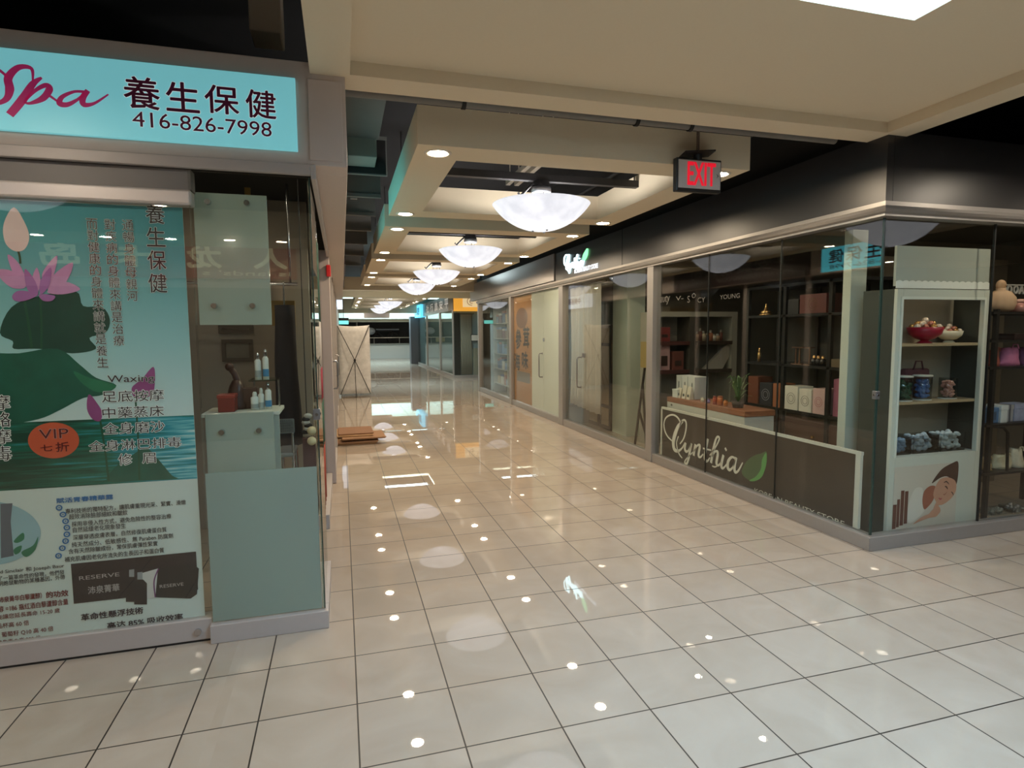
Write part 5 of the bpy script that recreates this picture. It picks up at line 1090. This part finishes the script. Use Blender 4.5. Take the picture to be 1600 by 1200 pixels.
MB().box(UX+.04, UX+.41, uy[0]+.03, uy[2]-.03, 0, z0u-.02).build('carcass', mat('dark_wood', (70, 46, 34), .5, noise=.2, nscale=5, stretch=(6, 1, 6)), t)
for k in range(2):
    za_ = .08+k*(z0u-.12)/2; MB().box(UX+.02, UX+.04, uy[0]+.04, uy[2]-.04, za_, za_+(z0u-.16)/2).build('drawer', mat('dark_wood', (70, 46, 34), .5), t, bevel=.003); dd = t.children[-1]; MB().cyl((UX+.02, (uy[0]+uy[2])/2, za_+(z0u-.16)/4), (UX+.0, (uy[0]+uy[2])/2, za_+(z0u-.16)/4), .014, n=12).build('knob', gold, dd)
gi = mat('ink_line', (110, 108, 100), .5)
def ubox(pxa, pxb, pya, pyb, m, label, nm='product_box', ring=None, d=.2, zi=0, dx=.0):
    ya, yb = sorted((at_x(pxa, 600, UX+dx)[1], at_x(pxb, 600, UX+dx)[1])); z0 = uz[zi]; px = (pxa+pxb)/2
    h = at_x(px, pya, UX+dx)[2]-at_x(px, pyb, UX+dx)[2]
    o = thing(nm, label, 'box', (UX+dx+.1, (ya+yb)/2, z0)); MB().box(UX+dx+.006, UX+dx+d, ya+.003, yb-.003, z0, z0+h).build('body', m, o, bevel=.003)
    if ring:
        yc, zc2, r = (ya+yb)/2, z0+h*.48, min(yb-ya, h)*.3; mm = MB()
        for s in (1, .6): mm.ribbon([(-(yc)+r*s*math.cos(a*math.pi/10), zc2+r*s*math.sin(a*math.pi/10)) for a in range(21)], .004, PR(UX+dx+.005), 0, .001, sub=2)
        mm.build('printed_ring', ring, o)
    return o
wx = mat('box_white', (216, 212, 196), .5)
ubox(1225.5, 1246.5, 603, 640, wx, 'left one of two white ring printed boxes on the black shelf unit', ring=gi); ubox(1248, 1268, 609, 645, wx, 'second white ring printed box, beside the pink one', ring=gi)
ubox(1269.5, 1289, 608, 648, mat('box_pink', (206, 172, 166), .5), 'pink ring printed box right of the two white boxes', ring=mat('ink_rose', (170, 110, 110), .5))
ubox(1207, 1219, 601, 638, mat('box_orange', (150, 92, 58), .5), 'narrow orange brown box on the black shelf unit', 'narrow_box'); ubox(1186, 1206, 602, 637, mat('box_navy', (30, 32, 42), .5), 'dark navy box left of the narrow orange brown box', ring=mat('ink_pale', (150, 150, 156), .5))
ubox(1168, 1184, 592, 634, mat('box_rust', (104, 56, 36), .5), 'rust brown tall box at the far left of the black shelf unit')
ubox(1244, 1286, 460, 490, mat('box_maroon', (88, 38, 34), .5), 'large maroon box with a metal ring on the top shelf of the black unit', ring=mat('ring_metal', (190, 150, 120), .25, .9), zi=2, d=.3)
ubox(1226, 1243, 467, 490, mat('box_black', (22, 22, 26), .5), 'small black box left of the large maroon box', zi=2)
ubox(1236, 1252, 588, 598, mat('book_wine', (70, 26, 34), .5), 'flat wine red box standing behind the white boxes', dx=.22) if False else None
t = thing('gold_ornament', 'tiered gold ornament on the top shelf of the black unit', 'ornament', (UX+.1, K(1198), uz[2])); yo = at_x(1197, 490, UX+.1)[1]; gold = mat('gold', (214, 170, 110), .25, .8)
MB().lathe([(.001, 0), (.07, 0), (.07, .016), (.05, .022), (.05, .03), (.001, .032)], (UX+.1, yo, uz[2]), 24).build('base', gold, t); MB().lathe([(.055, .032), (.055, .045), (.02, .06), (.014, .1), (.001, .14)], (UX+.1, yo, uz[2]), 24).build('spire', gold, t)
t.location = (0, 0, 0); ORG[t.name] = Vector()
for c in t.children:
    off = Vector((UX+.1, K(1198), uz[2]))
    for v in c.data.vertices: v.co += off
def bott(px, zi, h, r, m, label, nm='cosmetic_bottle'):
    y = at_x(px, 565, UX+.07)[1]; z = uz[zi]; o = thing(nm, label, 'bottle', (UX+.07, y, z))
    MB().lathe([(.001, 0), (r, 0), (r, h*.62), (r*.5, h*.7), (r*.5, h*.72), (.001, h*.72)], (UX+.07, y, z), 18).build('body', m, o); MB().lathe([(r*.55, h*.72), (r*.55, h), (.001, h)], (UX+.07, y, z), 14).build('cap', gold, o)
bott(1186, 1, .16, .018, gold, 'slim gold bottle on the middle shelf of the black unit'); 
dk = mat('black_bottle', (28, 26, 28), .25)
for i, px in enumerate((1272, 1279, 1286)): bott(px, 1, .1, .028, dk, ('left', 'middle', 'right')[i]+' of three squat black bottles on the middle shelf of the black unit')
for i, (px, wv) in enumerate(((1249, .15), (1265, .07))):
    y = at_x(px, 560, UX+.08)[1]; o = thing('metal_stand', ('wide bright metal stand on the middle shelf of the black unit', 'narrow bright metal stand beside the wide one')[i], 'stand', (UX+.08, y, uz[1])); cm2 = mat('rose_metal', (196, 160, 140), .2, .9); z = uz[1]
    MB().box(UX+.04, UX+.12, y-wv/2, y+wv/2, z, z+.012).build('foot', cm2, o); MB().cyl((UX+.08, y, z+.012), (UX+.08, y, z+.17), .01, n=10).build('stem', cm2, o); MB().box(UX+.05, UX+.11, y-wv/2, y+wv/2, z+.17, z+.182).build('top_plate', cm2, o)
    if wv > .1: MB().cyl((UX+.08, y+.05, z+.012), (UX+.08, y+.05, z+.17), .008, n=10).build('stem', cm2, o)
# pink bag beside the white post
y = at_x(1310, 620, UX)[1]
t = bag(UX+.16, y, uz[0], .24, .36, mat('bag_pink', (170, 104, 128), .5, noise=.25, nscale=10), 'tall pink gift bag beside the white post on the black shelf unit', .22, False)
ubox(1296, 1316, 553, 566, mat('box_olive', (96, 82, 60), .6), 'olive brown box on the middle shelf near the white post', zi=1, d=.3)
t = thing('floor_carton', 'pale carton on the floor under the black shelf unit', 'carton', (4.3, 4.4, 0)); yy = at_x(1278, 690, 4.15)[1]
MB().box(4.0, 4.3, yy-.2, yy+.12, 0, .34).build('body', mat('pale_carton', (170, 156, 136), .6), t, bevel=.004); MB().box(4.0, 4.3, yy-.2, yy+.12, .34, .36).build('flap', mat('pale_carton2', (190, 178, 156), .6), t)
# unseen ceiling spots, added to brighten the dark shop interiors
sp_m = mat('shop_fill_spot', (255, 236, 210), .4, emit=130)
for k, (x, y) in enumerate(((4.45, 3.6), (5.6, 3.62), (4.2, 5.0), (4.2, 6.2), (4.9, 7.0), (4.3, 8.2), (4.2, 13.3), (4.2, 14.8))):
    downlight(x, y, 2.75, 'added fill spot inside the right hand shops, %s from the glass corner' % nm[k], 'added fill spots inside the right hand shops', sp_m, .04)
for k, (x, y) in enumerate(((-.6, 3.7), (-1.0, 4.6))):  # unseen spots, likewise added to brighten the spa interior
    downlight(x, y, 2.7, 'added fill spot inside the spa, %s' % ('over the corner window', 'over the robe rail'), 'spots inside the spa', sp_m, .04) if False else downlight(x, y, 2.7, ('added fill spot inside the spa over the corner window', 'added fill spot inside the spa over the robe rail')[k], 'spots inside the spa', sp_m, .035)
# ------------------------------------------------------------------ second bay: glass doors, curtain, screen
def door(mb, m, label): 
    _dn[0] += 1; return struct(mb.build('door_%d' % _dn[0], m), label, 'door')
yA = at_x(912, 560, RX+.05)[1]; yB = at_x(956, 560, RX+.05)[1]
d_a = door(MB().box(RX+.045, RX+.055, yA+.004, 9.47, .105, 2.385), pane, 'left leaf of the glass doors before the curtain'); d_b = door(MB().box(RX+.045, RX+.055, yB+.004, yA-.004, .105, 2.385), pane, 'right leaf of the glass doors before the folding screen')
gpane(6.575, yB-.004, 'glass pane between the glass doors and the aluminium post')
zh0, zh1 = at_x(905, 612, RX)[2], at_x(905, 562, RX)[2]
handle('door_handle', RX+.043, yA+.09, .72, 1.2, .07, 'curved steel pull on the glass doors before the curtain', -1, d_a)
MB().box(RX+.03, RX+.06, yA-.06, yA+.02, 1.2, 1.27).build('door_lock', mat('brushed_steel', (150, 150, 152), .3, .8), d_b, bevel=.004)
CXc = 3.75; y0c, y1c = at_x(938, 560, CXc)[1], 9.43
t = thing('door_curtain', 'long grey curtain hanging behind the glass doors', 'curtain', (CXc, (y0c+y1c)/2, .3)); vs = []; n = 90
for j in range(9):
    v = j/8; z = .34+(2.33-.34)*v
    for i in range(n+1):
        u = i/n; yy = y0c+(y1c-y0c)*u; pinch = 1-.06*math.sin(math.pi*v)*max(0, u-.55)
        vs.append((CXc+.035*math.sin(u*46+v*.6)*(.5+.5*(1-v))+.012*math.sin(u*17), y0c+(yy-y0c)*pinch, z+(.06*u if j == 0 else 0)))
MB().add(vs, [(j*(n+1)+i, j*(n+1)+i+1, (j+1)*(n+1)+i+1, (j+1)*(n+1)+i) for j in range(8) for i in range(n)], True).build('cloth', mat('curtain_grey', (178, 174, 166), .85), t, solid=.004)
MB().cyl((CXc, y0c-.2, 2.35), (CXc, y1c+.03, 2.35), .014).build('rod', steel_d, t)
for i in range(8): MB().lathe([(.018, -.004), (.026, -.004), (.026, .004), (.018, .004), (.018, -.004)], (CXc, y0c+.06+i*(y1c-y0c-.1)/7, 2.345), 14).build('ring', steel_d, t)
SXc = 4.12; wd = mat('screen_frame', (46, 34, 28), .5); pan = mat('screen_panel', (176, 156, 122), .7, noise=.06, nscale=9)
t = thing('folding_screen', 'tan panelled folding screen with a dark frame behind the glass doors', 'screen', (SXc, 8.3, 0))
ys_ = [at_x(px, 600, SXc)[1] for px in (954, 936, 913)]; hz = at_x(945, 508, SXc)[2]
for k in range(2):
    a, b = ys_[k]+.0, ys_[k+1]; lf = MB()
    for yy in (a, b-.06): lf.box(SXc, SXc+.04, yy, yy+.06, .02, hz)
    for z in (.02, .36, hz-.34, hz-.05): lf.box(SXc, SXc+.04, a+.06, b-.06, z, z+.05)
    lf.build('frame', wd, t); MB().box(SXc+.015, SXc+.025, a+.06, b-.06, .07, hz-.05).build('panel', pan, t)
yc0, yc1 = at_x(979, 600, 4.15)[1], at_x(957, 600, 4.15)[1]
struct(MB().box(4.15, 4.45, yc0, yc1, 0, 2.75).build('wall_right', mat('column_white', (196, 206, 190), .6)), 'pale green white column inside the second shop bay', 'wall')
# dark niche with frame, easel
nx = 4.7; ya_, yb2 = at_x(1004, 560, nx)[1]-.25, at_x(981, 560, nx)[1]; za_, zb4 = at_x(990, 625, nx)[2], at_x(990, 488, nx)[2]
t = thing('wall_niche_shelf', 'dark recessed shelf case in a pale wall behind the glass by the aluminium post', 'shelf', (nx, (ya_+yb2)/2, za_))
e = .07; m = MB(); m.box(nx, nx+.3, ya_-e, ya_, za_-e, zb4+e).box(nx, nx+.3, yb2, yb2+e, za_-e, zb4+e).box(nx, nx+.3, ya_, yb2, zb4, zb4+e).box(nx, nx+.3, ya_, yb2, za_-e, za_); m.build('frame', mat('niche_frame', (140, 136, 124), .5), t)
MB().box(nx+.28, nx+.3, ya_, yb2, za_, zb4).build('back', mat('niche_back', (40, 40, 44), .6), t)
zm = at_x(990, 585, nx)[2]; MB().box(nx, nx+.28, ya_, yb2, zm-.03, zm).build('shelf', mat('niche_back', (40, 40, 44), .6), t)
MB().box(nx, nx+.3, ya_-e, yb2+e, 0, za_-e).build('base', mat('niche_base', (126, 122, 110), .6), t)
t = thing('pale_picture', 'small pale framed picture in the dark niche', 'picture', (nx+.2, ya_+.3, zm)); p0 = at_x(1003, 535, nx+.2); p1 = at_x(992, 508, nx+.2)
MB().box(nx+.2, nx+.22, p0[1], p1[1], zm, zm+.5).build('frame', mat('small_frame', (90, 88, 86), .5), t); MB().box(nx+.196, nx+.2, p0[1]+.03, p1[1]-.03, zm+.22, zm+.46).build('picture', mat('pale_print', (170, 170, 166), .5, noise=.3, nscale=15), t)
ex_ = 3.98; t = thing('wooden_easel', 'dark wooden easel leaning behind the glass by the aluminium post', 'easel', (ex_, 6.85, 0)); P0 = at_x(1000, 590, ex_)
for a, b in (((1008, 570), (992, 702)), ((1004, 600), (1010, 712)), ((998, 640), (1002, 706))):
    A = at_x(*a, ex_); B = at_x(*b, ex_); MB().tube([(ex_, A[1], A[2]), (ex_+(.12 if a[0] == 998 else 0), B[1], 0.0)], .018, 8).build('leg', wd, t)
A = at_x(1003, 545, ex_); B = at_x(1012, 575, ex_); MB().box(ex_-.02, ex_-.005, min(A[1], B[1])-.12, max(A[1], B[1]), B[2], A[2]+.1).build('yellow_board', mat('board_ochre', (150, 130, 76), .6), t)
# ------------------------------------------------------------------ third bay: brown banner and frosted doors
yb0, yb1 = at_x(832, 560, RX+.06)[1], 12.66
t = thing('calligraphy_banner', 'brown banner with black brush calligraphy behind the third shop front', 'banner', (RX+.07, 11.9, .11))
MB().box(RX+.062, RX+.068, yb0, yb1, .11, 2.38).build('cloth', mat('banner_brown', (180, 128, 74), .7, noise=.12, nscale=3), t)
PBn = PR(RX+.0615); bi = mat('brush_black', (36, 24, 20), .6); m = MB()
def bq(px, py): p = at_x(px, py, RX+.06); return (-p[1], p[2])
for ch, px, py, w_, h_ in (('參', 810, 530, .42, .42), ('茸', 822, 527, .42, .42), ('海', 808, 565, .42, .36), ('味', 820, 563, .42, .36)):
    u, v = bq(px, py); text(m, ch, PBn, u-w_/2, v-h_/2, u+w_/2, v+h_/2, .001, bold=.03)
m.build('calligraphy', bi, t)
u, v = bq(816, 497); m = MB(); m.poly(disc(u-.05, v, .42, .22), PBn, .0005); m.build('round_emblem', mat('emblem_brown', (120, 80, 52), .6, noise=.5, nscale=12), t)
u, v = bq(818, 590); m = MB(); m.poly([(u-.5, v-.1), (u+.45, v-.1), (u+.45, v+.12), (u-.5, v+.12)], PBn, .0005); m.build('label_patch', mat('patch_grey', (120, 108, 96), .6, noise=.3, nscale=12), t)
gpane(yb0+.01, yb1, 'glass pane before the brown calligraphy banner')
fd = glass('frosted_door', (206, 222, 212), .05, .1, (222, 232, 220), .88); ym = at_x(850, 560, RX+.05)[1]
d_c = door(MB().box(RX+.045, RX+.055, ym+.005, yb0-.004, .105, 2.385), fd, 'left leaf of the frosted glass doors'); d_d = door(MB().box(RX+.045, RX+.055, 9.66, ym-.005, .105, 2.385), fd, 'right leaf of the frosted glass doors')
handle('door_handle', RX+.043, ym+.07, .75, 1.2, .07, 'curved steel pull on the frosted glass doors', -1, d_c)
MB().cyl((RX+.05, ym-.03, 1.46), (RX+.03, ym-.03, 1.46), .035, n=18).build('door_lock', chrome, d_d, bevel=.004)
# ------------------------------------------------------------------ fourth bay: stocked shelves behind glass
gpane(12.82, 14.3, 'near glass pane of the fourth shop front'); gpane(14.31, 15.86, 'far glass pane of the fourth shop front')
GX = 4.0; t = thing('stock_shelves', 'pale shelves of packets behind the fourth shop front', 'shelves', (GX+.2, 14.3, 0))
gz = [.25, .65, 1.05, 1.45, 1.85]
for y in (12.95, 14.35, 15.75): MB().box(GX, GX+.35, y-.02, y+.02, 0, 2.3).build('upright', mat('stock_white', (170, 172, 168), .5), t)
for z in gz: MB().box(GX, GX+.35, 12.95, 15.75, z-.02, z).build('shelf', mat('stock_white', (170, 172, 168), .5), t)
rd = random.Random(5); pal = [(120, 150, 190), (170, 150, 110), (150, 90, 80), (190, 190, 186), (90, 120, 110), (120, 100, 90), (180, 160, 120), (70, 90, 130), (110, 70, 90)]
sh_n = ['lowest', 'second', 'middle', 'fourth', 'top']
for j, z in enumerate(gz):
    y = 13.05; k = 0
    while y < 15.6 and k < 9:
        wv = rd.uniform(.14, .3); h = rd.uniform(.16, .33); c = rd.randrange(9)
        if abs(y+wv/2-14.35) < wv/2+.05: y = 14.42; continue
        if y+wv > 15.7: break
        o = thing('packet', '%s packet from the right on the %s stock shelf behind the fourth shop front' % (nm[k], sh_n[j]), 'packet', (GX+.1, y+wv/2, z), 'packets on the stock shelves')
        MB().box(GX+.03, GX+.22, y, y+wv, z, z+h*.8).build('body', mat('pk_%d' % c, pal[c], .5, noise=.25, nscale=14), o, bevel=.004); MB().box(GX+.025, GX+.225, y+.0, y+wv, z+h*.8, z+h).build('lid', mat('pk_%d' % ((c+4) % 9), pal[(c+4) % 9], .5), o, bevel=.004)
        y += wv+rd.uniform(.02, .08); k += 1
# ------------------------------------------------------------------ far corner shop
t = thing('far_fascia_lettering', 'pale raised Chinese lettering on the grey fascia of the far corner shop', 'lettering', (BX, 24, 2.6)); m = MB()
for i, ch in enumerate('平安旅行社'): text(m, ch, PR(BX), -21.6-i*1.25-.8, 2.52, -21.6-i*1.25, 2.86, .01, bold=.02)
m.build('letters', mat('far_letters', (214, 206, 196), .4, emit=.3), t)
t = thing('blue_shop_sign', 'small lit cyan sign at the far end of the grey fascia', 'sign', (BX, 30.4, 2.4))
MB().box(BX-.12, BX+.1, 28.6, 31.25, 2.38, 2.98).build('sign_face', mat('cyan_sign', (96, 206, 240), .4, emit=.9), t); m = MB(); text(m, '旅遊', PR(BX-.12), -30.8, 2.5, -29.1, 2.86, .004, bold=.02); m.build('lettering', mat('navy_ink', (40, 80, 120), .5), t)
t = thing('orange_shop_sign', 'lit orange sign with a pale panel over the far corner shop', 'sign', (5.2, BY, 2.4))
MB().box(BX+.01, 6.6, BY-.04, BY+.08, 2.36, 2.98).build('sign_face', mat('orange_sign', (226, 160, 60), .4, emit=.55), t); MB().box(4.13, 6.5, BY-.055, BY-.04, 2.5, 2.9).build('pale_panel', mat('orange_pale', (232, 206, 160), .4, emit=.5), t)
m = MB(); m.ribbon([(4.45+.16*math.cos(a*.6), 2.7+.14*math.sin(a*.6)) for a in range(9)], .02, PY(BY-.056), 0, .004); m.ribbon([(4.45+.07*math.cos(a*.6+1), 2.7+.07*math.sin(a*.6+1)) for a in range(8)], .02, PY(BY-.056), 0, .004); m.build('swirl', mat('sign_brown', (170, 140, 100), .5), t)
t = thing('far_curtain', 'pale vertical curtain behind the far corner shop glass', 'curtain', (5.0, BY+.4, .1)); vs = []; n = 60
xa_, xb_ = at_y(720, 520, BY+.06)[0], at_y(737, 520, BY+.06)[0]
for z in (.12, 2.25):
    for i in range(n+1): vs.append((xa_+(xb_-xa_)*i/n, BY+.075+.02*math.sin(i*1.1), z))
MB().add(vs, [(i, i+1, n+2+i, n+1+i) for i in range(n)], True).build('cloth', mat('far_curtain', (170, 166, 154), .8), t, solid=.004); MB().cyl((xa_-.1, BY+.075, 2.27), (xb_+.1, BY+.075, 2.27), .012).build('rod', steel_d, t)
tag(MB().box(xa_-.24, xa_-.03, BY+.06, BY+.11, .1, 2.3).build('far_partition', mat('dark_far_panel', (40, 38, 36), .5)), 'narrow dark panel left of the far pale curtain', 'panel')
tag(MB().box(xb_+.05, xb_+1.1, BY+.06, BY+.11, .1, 1.05).build('beige_panel', mat('beige_far_panel', (150, 148, 134), .6)), 'low beige panel right of the far pale curtain', 'panel')
t = thing('notice_board', 'white notice on the dark glass right of the far pale curtain', 'notice', (xb_+.4, BY+.02, 1.4)); MB().box(xb_-.02, xb_+.42, BY+.005, BY+.018, 1.32, 1.52).build('sheet', mat('notice_white', (200, 200, 192), .5), t); MB().box(xb_-.04, xb_+.44, BY+.018, BY+.02, 1.3, 1.54).build('backing', dark, t)
tag(MB().box(1.05, 2.25, 28.95, 29.0, 2.33, 2.57).cyl((1.3, 28.97, 2.57), (1.3, 28.97, 4.2), .01, n=6).cyl((2.0, 28.97, 2.57), (2.0, 28.97, 4.2), .01, n=6).build('hanging_board', mat('hanging_board', (190, 184, 186), .5)), 'blank pale board hung across the far corridor', 'sign')
# exercise machine silhouette at the far end, behind the low wall
t = thing('exercise_machine', 'dark wheeled machine with white fairing in the end shop', 'machine', (2.6, 40.2, 0)); tyre = mat('tyre_black', (22, 22, 26), .5); wf = mat('fairing_white', (190, 200, 214), .4)
for x in (2.0, 3.3):
    MB().lathe([(.36, -.05), (.42, -.04), (.42, .04), (.36, .05), (.36, -.05)], (0, 0, 0), 28).build('wheel', tyre, t)
    o = t.children[-1]
    for v in o.data.vertices:
        c = v.co+ORG[t.name]; v.co = Vector((x+c.x, 40.2+c.z, 1.25+c.y))-ORG[t.name]
MB().tube([(2.0, 40.2, 1.25), (2.3, 40.2, 1.75), (3.2, 40.2, 1.7), (3.3, 40.2, 1.25)], .06).tube([(2.3, 40.2, 1.75), (2.1, 40.2, 2.0)], .04).tube([(2.3, 40.2, 1.75), (2.7, 40.2, 1.25), (3.3, 40.2, 1.25)], .05).build('frame', tyre, t)
MB().ball((1.85, 40.2, 1.75), .3, 14, (1.1, .6, .8)).build('fairing', wf, t); MB().box(2.2, 3.7, 40.0, 40.4, 1.8, 1.9).build('seat', mat('seat_grey', (120, 126, 140), .5), t, bevel=.03)
MB().box(1.6, 3.6, 39.9, 40.5, 0, .83).build('plinth', mat('plinth_dark', (40, 38, 44), .5), t)
tag(MB().box(.9, 1.5, 39.95, 40.0, 1.0, 1.3).cyl((1.2, 39.97, 0), (1.2, 39.97, 1.0), .02, n=8).build('price_board', mat('price_cream', (190, 180, 140), .6)), 'cream card on a stand left of the dark machine in the end shop', 'card')
tag(MB().cyl((1.0, 40.6, 0), (1.0, 40.6, 2.6), .06).build('far_post', alu), 'grey post standing in the end shop', 'post')
t = thing('green_exit_sign', 'small lit teal sign above the top of the X banner', 'sign', (.05, 29.3, 2.1)); MB().box(-.09, .35, 29.4, 29.45, 2.05, 2.22).build('sign_face', mat('teal_far', (110, 220, 210), .4, emit=.8), t); MB().box(-.1, .36, 29.45, 29.5, 2.04, 2.35).build('backing', dark, t); MB().cyl((.13, 29.47, 2.3), (.13, 29.47, 4.2), .01, n=6).build('stem', dark, t)
# a spread of downlights in the far hall
for k, (x, y) in enumerate(((.4, 33), (2.2, 36), (3.4, 36.5), (1.0, 37), (2.9, 37.5))):
    downlight(x, y, 2.6 if y > 34.7 else 2.6, 'recessed downlight in the low ceiling at the far end, %s' % ('left and nearest', 'middle', 'right', 'left', 'farthest')[k], 'downlights at the far end', lamp_far) if y > 34.7 else None
